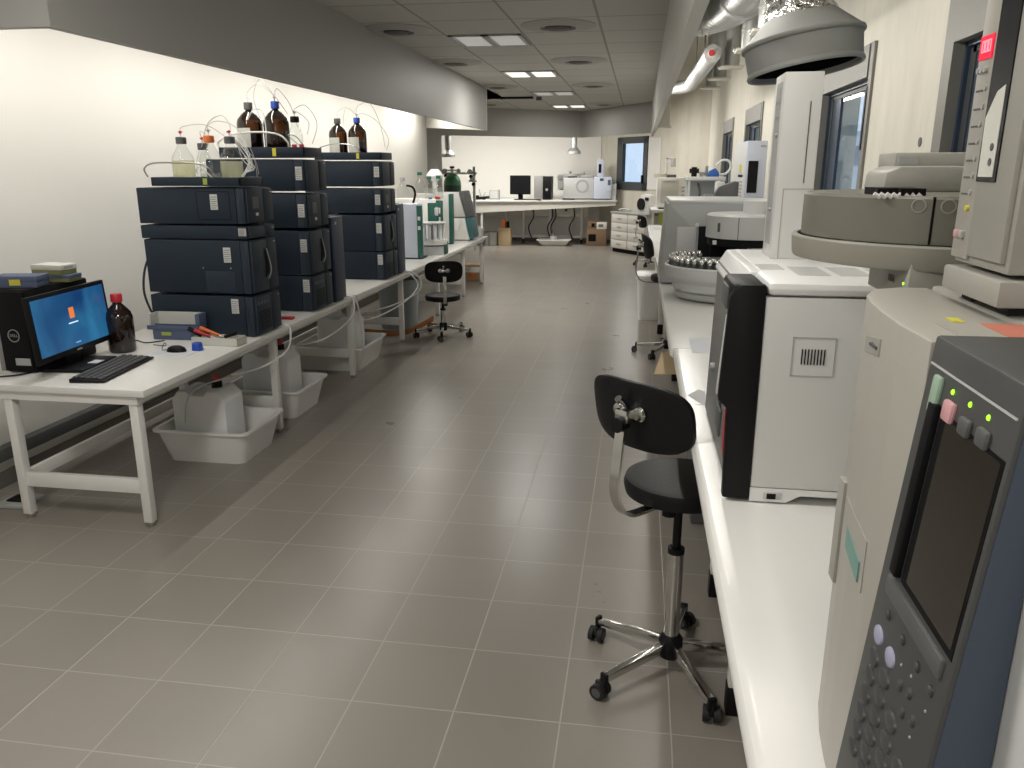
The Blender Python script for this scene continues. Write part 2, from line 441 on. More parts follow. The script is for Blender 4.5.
angled(wu0, wu0+.2, -.05, .03, WZ0, WZ1, g); angled(wu1-.14, wu1, -.05, .03, WZ0, WZ1, g)
wf = struct('window_1', g, 'winframe')
g = G(); angled(wu0+.2, wu1-.14, -.03, -.02, WZ0+.16, WZ1-.13, g); g.build('pane', 'window', wf)
g = G(); angled(wu1-.13, wu1-.10, .03, .07, 1.32, 1.48, g); g.build('handle', 'black', wf)
g = G(); angled(wu1+.02, wu1+.42, 0, .02, 1.2, 2.2, g); struct('trim_2', g, 'rfascia')
g = G(); angled(-.0, LA, 0, .012, 0, .085, g); struct('baseboard_angled', g, 'base')

# right wall with four window openings
wins = [(-.2, 1.0), (2.35, 3.66), (4.72, 6.02), (8.74, 10.12), (11.4, 12.75)]
WB, WT = 1.12, 2.28
g = G(); prev = -3.
for a, b in wins:
    g.box(RW, RW+.26, prev, a, 0, 3.2); g.box(RW, RW+.26, a, b, 0, WB); g.box(RW, RW+.26, a, b, WT, 3.2); prev = b
g.box(RW, RW+.26, prev, 15.4, 0, 3.2)
struct('wall_right', g, 'conc')
g = G(); g.box(RW-.012, RW, -3., 15.35, 0, .085); struct('baseboard_right', g, 'base')
for k, (a, b) in enumerate(wins):
    g = G()
    t = .10; px = .015
    ta = .065
    g.box(RW-px, RW+.03, a, a+ta, WB, WT); g.box(RW-px, RW+.03, b-t, b, WB, WT)
    g.box(RW-px, RW+.03, a+t, b-t, WT-.17, WT); g.box(RW-px, RW+.03, a+t, b-t, WB, WB+.1)
    f = struct('window_%d' % (k+2), g, 'wintrim')
    g = G(); q = .045; x0, x1 = RW+.03, RW+.07; a2, b2, z0, z1 = a+ta, b-t, WB+.1, WT-.17
    g.box(x0, x1, a2-.02, a2+.02, z0, z1); g.box(x0, x1, b2-.02, b2+.02, z0, z1)
    g.box(x0, x1, a2, b2, z1-.02, z1+.02); g.box(x0, x1, a2, b2, z0-.02, z0+.02)
    g.build('reveal', 'winblue', f)
    g = G(); x0, x1 = RW+.045, RW+.075; w = .045
    g.box(x0, x1, a2+.02, a2+w, z0+.02, z1-.02); g.box(x0, x1, b2-w-.03, b2-.02, z0+.02, z1-.02)
    g.box(x0, x1, a2+w, b2-w, z1-w, z1-.02); g.box(x0, x1, a2+w, b2-w, z0+.02, z0+w)
    g.build('window_frame', 'winframe', f)
    G().box(RW+.05, RW+.068, b2-w-.03-.20, b2-w-.03, z0+w, z1-w).build('side_sash', 'winblue', f)
    g = G(); g.box(RW+.056, RW+.061, a2+w, b2-w-.23, z0+w, z1-w); g.build('pane', 'window', f)
    g = G(); g.box(RW-.02, RW-px, a+.05, a+.075, WT-.55, WT-.22); g.build('track', 'black', f)

# small cast-in holes in the concrete
for k, (y, z) in enumerate([(3.85, 1.745), (7.6, 1.95), (7.62, 1.45)]):
    g = G(); g.cyl((RW-.004, y, z), (RW+.002, y, z), .02); struct('trim_%d' % (10+k), g, 'dgrey')

# ceiling with tile grid, following the far fascia
KX, KY = -1.1, 15.2
def prism_xy(poly, z0, z1): g = G(); g.prism(poly, 2, z0, z1); return g
g = prism_xy([(FX-.02, -3), (.13, -3), (.13, 13.17), (KX, KY), (-2.67, 14.2), (-3.9, 13.42), (-3.9, 12.4), (LW, 12.4), (FX-.02, 10.62)], CZ, CZ+.05)
struct('ceiling', g, 'ceil')
g = prism_xy([(-5.1, -3.1), (RW+.3, -3.1), (RW+.3, 15.5), (-.8, 18.4), (-5.1, 18.4)], 3.1, 3.2); struct('ceiling_slab', g, 'slab')
# recess over the left bench
g = G(); g.box(LW, FX-.02, 2.67, 12.35, CZ, CZ+.05); struct('ceiling_recess', g, 'wall')
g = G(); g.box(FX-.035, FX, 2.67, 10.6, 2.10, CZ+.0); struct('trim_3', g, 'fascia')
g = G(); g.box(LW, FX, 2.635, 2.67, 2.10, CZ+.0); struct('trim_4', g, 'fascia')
g = G(); g.hull([(FX, 10.6, 2.10), (FX-.03, 10.6, 2.10), (FX, 10.6, CZ), (FX-.03, 10.6, CZ), (LW, 12.36, 2.22), (LW, 12.4, 2.22), (LW, 12.36, CZ), (LW, 12.4, CZ), (FX, 10.64, 2.1), (FX, 10.64, CZ)])
struct('trim_5', g, 'wall')
# back fascia (two runs meeting at a blunt corner)
def run(a, b, z0, z1, t=.05):
    a = Vector(a); b = Vector(b); d = (b-a).normalized(); n = Vector((-d.y, d.x))
    if n.y < 0: n = -n
    return prism_xy([a, b, b+n*t, a+n*t], z0, z1)
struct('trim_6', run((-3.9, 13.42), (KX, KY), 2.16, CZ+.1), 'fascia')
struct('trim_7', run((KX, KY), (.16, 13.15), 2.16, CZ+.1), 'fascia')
# right fascia
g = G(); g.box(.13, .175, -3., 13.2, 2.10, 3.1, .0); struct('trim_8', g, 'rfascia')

# outside world
g = G(); g.box(1.8, 60, -30, 80, -.8, -.6); struct('outside_ground', g, 'ground')
g = G(); g.box(9, 20, -5, 60, -.6, 1.75); g.use(1); g.box(8.9, 20, -5, 60, 1.75, 2.5); g.use(0); g.box(9, 20, -5, 60, 2.5, 3.1)
struct('outside_building', g, ['bld', 'bld2'])

# ------------------------------------------------------------------ lights
PW_L, PW_R, PW_B, P_C, P_N = 10., 7.8, 36., 24., 33.
def area(loc, sx, sy, power, col=(1, .93, .82), rot=(0, 0, 0), name='lamp_light'):
    l = bpy.data.lights.new(name, 'AREA'); l.shape = 'RECTANGLE'; l.size = sx; l.size_y = sy; l.energy = power; l.color = col
    o = bpy.data.objects.new(name, l); C.objects.link(o); o.location = loc; o.rotation_euler = rot
    return o
def batten(name, label, x, y0, y1, z, power, rot=0., grp=None, axis='y', col=(1, .965, .91)):
    t = thing(name, label, 'lamp', (x, y0, z), 0, grp)
    g = G()
    if axis == 'y': g.box(x-.04, x+.04, y0, y1, z, z+.05, .008)
    else: g.box(x, x+(y1-y0), y0-.04, y0+.04, z, z+.05, .008)
    g.build('housing', 'wmetal', t)
    g = G()
    if axis == 'y': g.cyl((x, y0+.03, z-.018), (x, y1-.03, z-.018), .013, seg=12)
    else: g.cyl((x+.03, y0, z-.018), (x+(y1-y0)-.03, y0, z-.018), .013, seg=12)
    g.build('tube', 'tube_on', t)
    if axis == 'y': area((x, (y0+y1)/2, z-.04), .06, y1-y0-.05, power, col, (0, rot, 0))
    else: area((x+(y1-y0)/2, y0, z-.04), y1-y0-.05, .06, power, col, (rot, 0, 0))
    return t
for k in range(5):
    batten('ceiling_batten_lamp', 'fluorescent batten hidden above the left bench behind the grey fascia', -2.62, 2.95+k*1.5, 4.35+k*1.5, 2.50, PW_L, .25, 'battens above the left bench')
batten('ceiling_batten_lamp', 'unseen fluorescent batten added to brighten the far end of the left wall', -3.02, 10.45, 11.75, 2.50, PW_L*.75, .1)  # extra lamp, out of view, added to lift the far wall stretch
for k in range(9):
    batten('ceiling_batten_lamp', 'fluorescent batten behind the right fascia above the right bench', .235, -2.2+k*1.65, -.8+k*1.65, 2.44, PW_R*(.6 if k < 3 else .8 if k == 3 else 1.), -.95, 'battens above the right bench')
for k in range(2):
    batten('ceiling_batten_lamp', 'fluorescent batten hidden above the back bench', -4.2+k*1.55, 16.1, 17.5, 2.5, PW_B, .35, 'battens above the far bench', 'x')

batten('ceiling_batten_lamp', 'unseen fluorescent batten added to brighten the far window wall', -.15, 14.2, 15.6, 2.5, 22., -.5)  # out-of-view lamp added because the angled wall came out dark
# recessed luminaires in the tiled ceiling
def ceil_light(cx, cy, mat, power, label, n=2):
    t = thing('recessed_ceiling_light', label, 'light', (cx, cy, CZ), 0, 'recessed lights in the tiled ceiling')
    g = G(); w = .285
    for a, b, c, d in ((-w, w, -w, -w+.03), (-w, w, w-.03, w), (-w, -w+.03, -w, w), (w-.03, w, -w, w), (-.03, .03, -w, w)):
        g.box(cx+a, cx+b, cy+c, cy+d, CZ-.012, CZ)
    g.build('frame', 'lgrey', t)
    for s in (-1, 1):
        g = G(); g.box(cx+s*.14-.105, cx+s*.14+.105, cy-w+.03, cy+w-.03, CZ-.008, CZ-.002); g.build('diffuser', mat, t)
    if power: area((cx, cy, CZ-.02), .5, .5, power, (1, .97, .92))
LX = -1.23
ceil_light(LX, 6.73, 'panel_dim', 0, 'recessed ceiling light nearest the camera, dull panels given a faint glow')
ceil_light(LX, 9.13, 'panel_on', P_C, 'second recessed ceiling light, two bright panels')
ceil_light(LX, 11.53, 'panel_dim', P_C*.2, 'third recessed ceiling light, faint panels')
ceil_light(LX, 13.93, 'panel_on', P_C*.3, 'farthest recessed ceiling light by the back fascia')
ceil_light(LX, 1.33, 'panel_on', P_N, 'unseen recessed ceiling light added to brighten the near floor')  # out-of-view fill lamp added for the near floor
ceil_light(LX, -1.07, 'panel_on', P_N, 'unseen recessed ceiling light added as fill at the rear of the aisle')  # second added fill lamp, behind the view
def vent(cx, cy, label):
    t = thing('round_ceiling_vent', label, 'vent', (cx, cy, CZ), 0, 'round air diffusers in the ceiling')
    g = G(); g.lathe([(.0, -.001), (.27, -.001), (.27, -.004), (.20, -.022), (.13, -.022), (.13, -.004)], (cx, cy, CZ), 36); g.build('ring', 'vent', t)
    g = G(); g.lathe([(.0, -.03), (.06, -.032), (.095, -.022), (.095, -.012), (.0, -.01)], (cx, cy, CZ), 28); g.build('cone', 'dgrey', t)
for cx, cy, l in ((-.63, 6.13, 'round air diffuser nearest on the right of the ceiling'), (-1.83, 6.13, 'round air diffuser nearest beside the left fascia'),
                  (-1.83, 8.03, 'second round air diffuser beside the left fascia'), (-.63, 8.08, 'second round air diffuser on the right of the ceiling'),
                  (-1.83, 10.45, 'third round air diffuser beside the left fascia'), (-.63, 10.45, 'third round air diffuser on the right of the ceiling'),
                  (-.63, 13.5, 'farthest round air diffuser on the right of the ceiling'), (-2.43, 13.2, 'farthest round air diffuser beyond the left fascia')):
    vent(cx, cy, l)
t = thing('ceiling_spotlight_track', 'short black ceiling track between the far diffusers', 'light track', (-1.8, 12., CZ))
g = G(); g.box(-2.05, -1.58, 11.98, 12.03, CZ-.03, CZ); g.build('rail', 'black', t)
g = G(); g.cyl((-1.5, 12.05, CZ-.05), (-1.5, 12.05, CZ), .04); g.build('spot_head', 'dgrey', t)

# ------------------------------------------------------------------ left benches
BZ = .68; BX = -2.145
def bench(y0, y1, legs, label, caps='rubber'):
    t = thing('lab_bench', label, 'bench', (BX, y0, 0))
    g = G(); g.box(-2.98, BX, y0, y1, BZ-.032, BZ, .003); g.build('tabletop', 'lam', t)
    g = G(); g.box(-2.90, BX-.05, y0+.02, y0+.05, BZ-.075, BZ-.032); g.box(BX-.085, BX-.055, y0+.02, y1-.02, BZ-.075, BZ-.032)
    g.box(-2.90, -2.87, y0+.02, y1-.02, BZ-.075, BZ-.032); g.build('frame_rail', 'wmetal', t)
    for ly in legs:
        for lx in (-2.86, -2.225):
            l = G().box(lx-.022, lx+.022, ly-.022, ly+.022, .022, BZ-.032, .004).build('leg', 'wmetal', t)
            G().cyl((lx, ly, 0), (lx, ly, .014), .02).cyl((lx, ly, .014), (lx, ly, .024), .016).build('foot', 'steel', l)
        G().box(-2.84, -2.245, ly-.012, ly+.018, .165, .235, .003).build('stretcher', 'wmetal', t)
    G().box(-2.875, -2.85, legs[0]+.02, legs[-1]-.02, .175, .235, .003).build('rear_rail', 'wmetal', t)
    return t
bench(3.09, 5.88, (3.14, 4.54), 'white lab bench nearest on the left, carrying the computer and first blue stack')
bench(5.885, 8.67, (5.91, 7.29), 'white lab bench in the middle of the left row, under the third dark blue stack')
bench(8.675, 11.4, (8.70, 10.07, 11.30), 'white lab bench at the far end of the left row, under the green striped units')
t = thing('cable_tray', 'black cable tray running under the left benches', 'cable tray', (-2.5, 3.3, .55))
G().box(-2.62, -2.48, 3.35, 11.2, .565, .575).box(-2.62, -2.61, 3.35, 11.2, .565, .605).box(-2.49, -2.48, 3.35, 11.2, .565, .605).build('channel', 'blackm', t)
g = G()
for k in range(28):
    y = 3.5+k*.28; g.box(-2.615, -2.485, y, y+.012, .575, .604)
g.build('crossbars', 'blackm', t)
g = G()
for k in range(5):
    x = -2.6+.025*k
    g.tube([(x, 3.4, .585), (x+.01, 5, .59), (x-.005, 7, .585), (x+.005, 9, .59), (x, 11, .585)], .007, 6)
g.build('cable_bundle', 'rubber', t)
# cables hanging below the first bench
def cable(pts, r, mat, label, name='power_cable', cat='cable', group=None):
    g = G(); g.tube(pts, r, 8); return one(name, g, mat, label, cat, tuple(pts[0]), group)
cable([(-3.18, 3.12, .64), (-2.98, 3.4, .60), (-2.8, 3.7, .46), (-2.62, 3.95, .45), (-2.56, 4.1, .57)], .007, 'rubber', 'black cable sagging below the tabletop behind the near trestle')
cable([(-2.45, 3.3, .64), (-2.5, 3.42, .60), (-2.55, 3.55, .58)], .006, 'rubber', 'short black cable dropping into the tray beside the near front leg')
t = thing('wall_trunking', 'black cable trunking along the foot of the left wall', 'trunking', (LW, 3, .12))
G().box(LW+.002, LW+.06, 3.2, 12., .155, .225, .006).build('channel', 'dgrey', t)

# ---- computer corner
t = thing('desktop_computer', 'black tower computer on the near end of the left bench', 'computer', (-2.915, 3.5, BZ))
G().box(-3.0, -2.835, 3.30, 3.74, BZ, BZ+.405, .01).build('case', 'black', t)
G().box(-3.035, -3.0, 3.305, 3.73, BZ+.004, BZ+.40, .004).build('side_panel', 'computer', t)
G().box(-2.995, -2.84, 3.286, 3.302, BZ+.01, BZ+.395, .006).build('front_panel', 'blackm', t)
lg = G(); lg.lathe([(.027, 0), (.031, 0), (.031, .002), (.027, .002), (.027, 0)], (0, 0, 0), 32, mat=Matrix.Translation((-2.918, 3.285, BZ+.185)) @ Matrix.Rotation(PI/2, 4, 'X'))
lg = lg.build('logo_ring', 'steel', t)
text('DELL', .019, (-2.918, 3.2845, BZ+.185), '-y', 'steel', t, 'logo_lettering')
G().box(-2.93, -2.85, 3.283, 3.287, BZ+.04, BZ+.075, .003).build('port_strip', 'mgrey', t)

# monitor: plane from A(left, near) to Bm(right, far)
A_ = Vector((-2.695, 3.16, 0)); B_ = Vector((-2.755, 3.785, 0)); dm = (B_-A_).normalized(); mw = (B_-A_).length
ang = math.atan2(dm.y, dm.x)
t = thing('computer_monitor', 'black monitor showing a blue login screen beside the brown bottle', 'monitor', (A_.x, A_.y, BZ), ang)
TL = Matrix.Rotation(-.07, 4, 'X')      # lean back a little; local x along screen, -y is the front
Mb = Matrix.Translation((0, 0, .075)) @ TL
g = G(); g.box(0, mw, 0, .022, 0, .315, .004, mat=Mb); g.box(.1, mw-.1, .02, .05, .06, .25, .01, mat=Mb); g.build('casing', 'black', t, local=True)
g = G(); g.box(.022, mw-.022, -.0015, .001, .028, .295, mat=Mb); scr = g.build('screen', 'screen', t, local=True)
g = G(); g.box(mw*.5-.026, mw*.5+.012, -.003, -.0015, .17, .222, .0, mat=Mb); g.build('user_tile', EM('user_tile', (.85, .22, .05), .7), scr, local=True)
g = G(); g.box(mw*.5-.045, mw*.5+.03, -.003, -.0015, .145, .1505, mat=Mb); g.build('user_name_line', EM('user_name', (.7, .85, 1.), .8), scr, local=True)
g = G(); g.box(mw*.5-.02, mw*.5+.02, -.003, -.0015, .045, .051, mat=Mb); g.build('caption_line', EM('caption', (.2, .45, .8), .6), scr, local=True)
g = G(); g.box(mw*.5-.02, mw*.5+.02, -.001, .0, .009, .016, mat=Mb); g.build('badge', 'mgrey', t, local=True)
g = G(); g.box(mw*.5-.05, mw*.5+.05, .03, .06, .0, .2, .008); g.build('neck', 'black', t, local=True)
g = G(); g.box(mw*.5-.15, mw*.5+.15, -.10, .12, 0, .018, .006); g.build('base', 'black', t, local=True)
g = G(); g.box(mw*.5-.02, mw*.5+.05, -.09, -.04, .018, .0195); g.build('paper_note', 'paper', t, local=True)

# keyboard
kc = Vector((-2.515, 3.41, BZ)); kd = Vector((-2.44+2.38, 3.613-3.118)).normalized()
t = thing('keyboard', 'black keyboard in front of the blue monitor', 'keyboard', kc, math.atan2(kd.y, kd.x))
g = G(); g.prism([(-.09, .004), (.075, .002), (.075, .02), (-.09, .012)], 0, -.245, .245, .003); g.build('housing', 'black', t, local=True)
for r in range(5):
    g = G(); yy = -.072+r*.029
    for c in range(17):
        xx = -.228+c*.027+(.006 if r % 2 else 0)
        if 14 < c < 15: continue
        g.box(xx, xx+.022, yy, yy+.023, .012+ (yy+.09)*.05, .021+(yy+.09)*.05, .003, 1)
    g.build('key_row', 'dgrey', t, local=True)

# brown bottle with red cap
def lathe_thing(name, label, cat, c, parts, group=None):
    t = thing(name, label, cat, c, 0, group)
    for nm, mat, prof in parts:
        g = G(); g.lathe(prof, c, 28); g.build(nm, mat, t)
    return t
t = lathe_thing('amber_jug', 'large brown glass bottle with a red screw cap beside the monitor', 'bottle', (-2.725, 3.80, BZ), [
    ('glass', 'amber', [(0, .001), (.062, .001), (.068, .01), (.070, .185), (.062, .215), (.037, .245), (.023, .26), (.021, .282), (0, .282)]),
    ('cap', 'jug', [(0, .312), (.026, .312), (.029, .307), (.029, .270), (.023, .268), (.023, .27)])])

# reagent kit boxes on the computer
def carton(name, label, cx, cy, z, w, d, h, rz, mat, top='whitecard', open_=False, group=None):
    t = thing(name, label, 'box', (cx, cy, z), rz, group)
    G().box(-w/2, w/2, -d/2, d/2, 0, h*.55, .002).build('tray', mat, t, local=True)
    G().box(-w/2-.002, w/2+.002, -d/2-.002, d/2+.002, h*.5, h, .002).build('lid', top, t, local=True)
    return t
Z1 = BZ+.405
t = carton('kit_box', 'slate blue cardboard kit box on the computer tower', -2.935, 3.40, Z1, .21, .12, .055, .25, 'bluebox', 'bluebox')
g = G(); g.box(-.02, .03, -.0635, -.0622, .012, .04); g.build('sticker', 'yellow', t, local=True)
t = carton('kit_box', 'flat green kit box lying under the white topped box', -2.885, 3.60, Z1, .17, .11, .035, .12, 'greenbox', 'bluebox')
t = carton('kit_box', 'green kit box with white printed lid, topmost on the computer', -2.905, 3.60, Z1+.035, .17, .11, .05, -.08, 'greenbox', 'whitecard')
g = G(); g.box(.086, .0872, -.03, .03, .03, .042); g.build('lettering', 'mgrey', t, local=True)

# open blue kit box before the first stack
t = thing('open_kit_box', 'blue kit box with open lid showing white inside, before the first stack', 'box', (-2.62, 4.16, BZ), .03)
w, d, h = .245, .10, .062
G().box(-w/2, w/2, -d/2, d/2, 0, h, .002).build('tray', 'bluebox', t, local=True)
g = G(); g.box(-w/2-.02, w/2-.0, .0, .055, h, h+.012).box(-w/2-.02, w/2, .0, .008, h, h+.02)
g.box(-w/2-.03, w/2+.035, -.055, -.045, h-.004, h+.02, .001); g.build('lid_rim', 'bluebox', t, local=True)
g = G(); g.box(-w/2-.02, w/2+.01, .045, .05, h, h+.085).box(-w/2-.02, -w/2-.012, -.04, .05, h, h+.085).build('lid_inside', 'whitecard', t, local=True)
G().box(w/2+.01, w/2+.035, -.03, .055, h, h+.085, .001).build('lid_flap', 'bluebox', t, local=True)
G().box(-.07, -.01, -.0525, -.0505, .025, .045, .004).build('sticker', 'yellowgreen', t, local=True)

# tool tray with tools
t = thing('tool_tray', 'low white plastic tray of tools at the bench edge', 'tray', (-2.30, 4.055, BZ))
x0, x1, y0, y1 = -2.44, -2.165, 3.995, 4.10
g = G(); g.box(x0, x1, y0, y1, BZ, BZ+.004).box(x0, x1, y0, y0+.004, BZ, BZ+.045).box(x0, x1, y1-.004, y1, BZ, BZ+.045).box(x0, x0+.004, y0, y1, BZ, BZ+.045).box(x1-.004, x1, y0, y1, BZ, BZ+.045)
g.build('shell', 'whitecard', t)
def tool(lbl, p0, p1, mat, r=.012, tip='steel'):
    t = thing('screwdriver', lbl, 'tool', p0)
    p0 = Vector(p0); p1 = Vector(p1); d = p1-p0
    G().cyl(p0, p0+d*.55, r, r*.8, 12).build('grip', mat, t)
    G().cyl(p0+d*.55, p1, .003, seg=8).build('shaft', tip, t)
tool('orange handled screwdriver leaning in the tool tray', (-2.40, 4.03, BZ+.095), (-2.22, 4.07, BZ+.012), 'orange', .011)
tool('red handled screwdriver leaning in the tool tray', (-2.43, 4.02, BZ+.082), (-2.28, 4.06, BZ+.012), 'red', .012)
tool('black handled screwdriver leaning at the left of the tool tray', (-2.47, 4.03, BZ+.088), (-2.35, 4.06, BZ+.012), 'black', .014)
tool('blue tipped black driver lying at the right of the tool tray', (-2.19, 4.04, BZ+.068), (-2.33, 4.065, BZ+.02), 'black', .012)
# blue cap, mouse, paper
lathe_thing('bottle_cap', 'bright blue plastic cap standing on the bench before the tool tray', 'cap', (-2.34, 3.885, BZ), [
    ('crown', 'bluecap', [(0, .042), (.022, .042), (.026, .038), (.030, .002), (.034, 0), (0, 0)])])
t = thing('paper_sheet', 'white paper sheet under the computer mouse', 'paper', (-2.43, 3.82, BZ)); G().box(-2.56, -2.32, 3.74, 3.93, BZ, BZ+.002).build('sheet', 'paper', t)
t = thing('computer_mouse', 'black computer mouse on the white paper', 'mouse', (-2.43, 3.83, BZ+.002), .1)
g = G(); g.lathe([(0, .034), (.014, .032), (.026, .022), (.031, .008), (.030, 0), (0, 0)], (0, 0, 0), 24, mat=Matrix.Scale(1.75, 4, (1, 0, 0))); g.build('shell', 'black', t, local=True)
g = G(); g.tube([(-.05, 0, .01), (-.09, .02, .005), (-.10, .07, .03), (-.12, .12, .004), (-.2, .14, .004)], .002, 6); g.build('cord', 'black', t, local=True)
cable([(-2.86, 3.95, BZ+.004), (-2.82, 4.05, BZ+.004), (-2.72, 4.0, BZ+.004), (-2.65, 4.07, BZ+.004)], .003, 'black', 'thin black cable curling on the bench behind the bottle')
cable([(-2.97, 3.16, BZ+.006), (-2.94, 3.2, BZ+.006), (-2.88, 3.25, BZ+.006), (-2.84, 3.4, BZ+.006), (-2.8, 3.6, BZ+.006)], .004, 'black', 'black cable lying at the foot of the tower computer')
cable([(-3.02, 4.9, 1.23), (-3.03, 4.6, 1.1), (-3.03, 4.5, .9), (-2.96, 4.48, .72), (-2.88, 4.42, .69), (-2.83, 4.25, .686)], .007, 'rubber', 'black power cable hanging down behind the first stack')

# ---- dark blue instrument stacks
def module(name, label, cat, xb, y0, y1, z0, z1, kind, lab=True, group=None, xs=-2.255, side=None):
    t = thing(name, label, cat, (xs, y0, z0), 0, group)
    G().box(xb, xs, y0, y1, z0, z1, .006).build('body', 'navy', t)
    xf = -2.160
    G().prism([(xs+.002, y0), (xf-.045, y0-.012), (xf-.02, y0-.006), (xf-.02, y1), (xs+.002, y1)], 2, z0+.003, z1-.002, .003).build('bezel', 'navy2', t)
    ys = y0+(y1-y0)*.62
    fr = G().box(xf-.022, xf-.004, y0+.004, ys, z0+.006, z1-.006, .006).build('front_door', 'navy2', t)
    G().box(xf-.022, xf, ys+.004, y1-.002, z0+.006, z1-.006, .01).build('front_panel', 'navy2', t)
    if lab:
        lx = xs-.05 if kind != 'thin' else xs+.03
        lz = z0+(z1-z0)*.62
        hgt = min(.085, (z1-z0)*.55)
        if side: lx, lz = side
        s = G().box(lx-.022, lx+.022, y0-.0022 if lx < xs else y0-.014, y0+.001, lz-hgt/2, lz+hgt/2).build('label_sticker', 'sticker', t)
        g = G(); yy = y0-.0026 if lx < xs else y0-.0144
        for k in range(6): g.box(lx-.018, lx+.012+.006*(k % 2), yy-.0004, yy+.0004, lz-hgt*.4+k*hgt*.14, lz-hgt*.4+k*hgt*.14+.003)
        g.build('print', 'ink', s)
    if kind == 'door':
        g = G(); g.prism([(y0+.15, z0+.08), (y0+.185, z0+.11), (y0+.19, z0+(z1-z0)*.6), (y0+.16, z1-.06), (y0+.165, z0+(z1-z0)*.5)], 0, xf-.004, xf+.001); g.build('handle_recess', 'blackm', t)
        G().strip([(xf+.002, y0+.175, z0+.07), (xf+.012, y0+.195, z0+(z1-z0)*.42), (xf+.002, y0+.175, z1-.06)], (1, 0, 0), .006, .004).build('handle', 'mgrey', t)
    if kind == 'vents':
        g = G()
        for k in range(9): g.box(xf-.004, xf-.002, y0+.03, ys-.02, z0+.03+k*.013, z0+.036+k*.013)
        g.build('vent_slots', 'blackm', t)
        g = G()
        for k in range(4): g.cyl((xf-.005, y0+.03+k*.038, z0+.19), (xf-.001, y0+.03+k*.038, z0+.19), .012, seg=14)
        g.build('port_row', 'dgrey', t)
    if kind == 'screen':
        G().box(xf-.005, xf-.002, y0+.06, y0+.13, z0+(z1-z0)*.42, z0+(z1-z0)*.75).build('status_display', 'dgrey', t)
        G().box(xf-.005, xf-.002, y0+.09, y0+.12, z0+(z1-z0)*.22, z0+(z1-z0)*.30).build('front_sticker', 'sticker', t)
    G().box(xf-.003, xf+.001, y1-.045, y1-.02, z1-.028, z1-.022).build('badge', 'mgrey', t)
    return t
def hplc(y0, y1, L, xb, tray_y, ylab, top):
    gp = None
    for (z0, z1, kind, lab, side, hw, nm, cat) in L:
        # small feet gap below each unit
        module(hw, nm, cat, xb+(0.0 if z0 < 1. else -.01), y0, y1, z0, z1, kind, lab, gp, side=side, xs=XS1 if y0 < 4.5 else -2.255)
    z0, z1 = top
    t = thing('solvent_tray', tray_y, 'tray', (xb+.2, y0, z0))
    x0, x1, a, b = xb+.10, (-2.19 if y0 < 4.5 else -2.165), y0-.015, y1-.05
    g = G(); g.box(x0, x1, a, b, z0, z0+.012, .003).box(x0, x1, a, a+.012, z0+.005, z1, .003).box(x0, x1, b-.012, b, z0+.005, z1, .003).box(x0, x0+.012, a, b, z0+.005, z1, .003).box(x1-.012, x1, a, b, z0+.005, z1, .003)
    g.build('pan', 'navy', t)
    G().box(x1-.22, x1-.195, a-.0015, a, z0+.008, z1-.006).build('sticker', ylab, t)
    return t
S1 = 4.25; E1 = 4.565
XS1 = -2.235
hplc(S1, E1, [
    (.685, .918, 'vents', True, (-2.295, .86), 'detector_unit', 'dark blue vented unit at the bottom of the nearest stack', 'instrument'),
    (.932, 1.238, 'door', True, (-2.315, 1.155), 'sample_manager_unit', 'tall dark blue door unit third from the top of the nearest stack', 'instrument'),
    (1.243, 1.318, 'thin', True, (-2.205, 1.285), 'spacer_unit', 'thin dark blue unit in the middle of the nearest stack', 'instrument'),
    (1.328, 1.527, 'screen', True, (-2.365, 1.45), 'pump_unit', 'dark blue unit with side hatch directly under the nearest solvent tray', 'instrument')],
    -2.825, 'shallow dark solvent tray of clear bottles on the nearest stack', 'yellowgreen', (1.537, 1.585))
# side hatch outline and clear insert
t = bpy.data.objects['pump_unit']
g = G(); y = S1-.0012
for a, b, c, d in ((-2.47, -2.27, 1.352, 1.355), (-2.47, -2.27, 1.505, 1.508), (-2.47, -2.467, 1.352, 1.508), (-2.273, -2.27, 1.352, 1.508)): g.box(a, b, y, y+.002, c, d)
g.build('hatch_seam', 'blackm', t)
t = bpy.data.objects['sample_manager_unit']
G().box(-2.46, -2.28, S1-.0015, S1+.001, .945, 1.06, .003).build('side_patch', 'navy2', t)
for sx in (-2.47, -2.30): G().cyl((sx, S1-.002, 1.08), (sx, S1, 1.08), .004, seg=10).build('screw', 'mgrey', t)
S2 = 5.10; E2 = 5.43
hplc(S2, E2, [
    (.685, .925, 'vents', True, (-2.215, .86), 'detector_unit', 'dark blue vented unit at the bottom of the middle stack', 'instrument'),
    (.93, 1.227, 'door', True, (-2.215, 1.13), 'sample_manager_unit', 'tall dark blue door unit second from the bottom of the middle stack', 'instrument'),
    (1.245, 1.467, 'screen', True, (-2.215, 1.36), 'pump_unit', 'dark blue unit third from the bottom of the middle stack', 'instrument'),
    (1.485, 1.690, 'plain', True, (-2.215, 1.60), 'pump_unit', 'dark blue unit under the tray of two brown bottles in the middle stack', 'instrument')],
    -2.86, 'dark solvent tray with the two largest brown bottles on the middle stack', 'yellow', (1.700, 1.765))
S3 = 6.70; E3 = 7.03
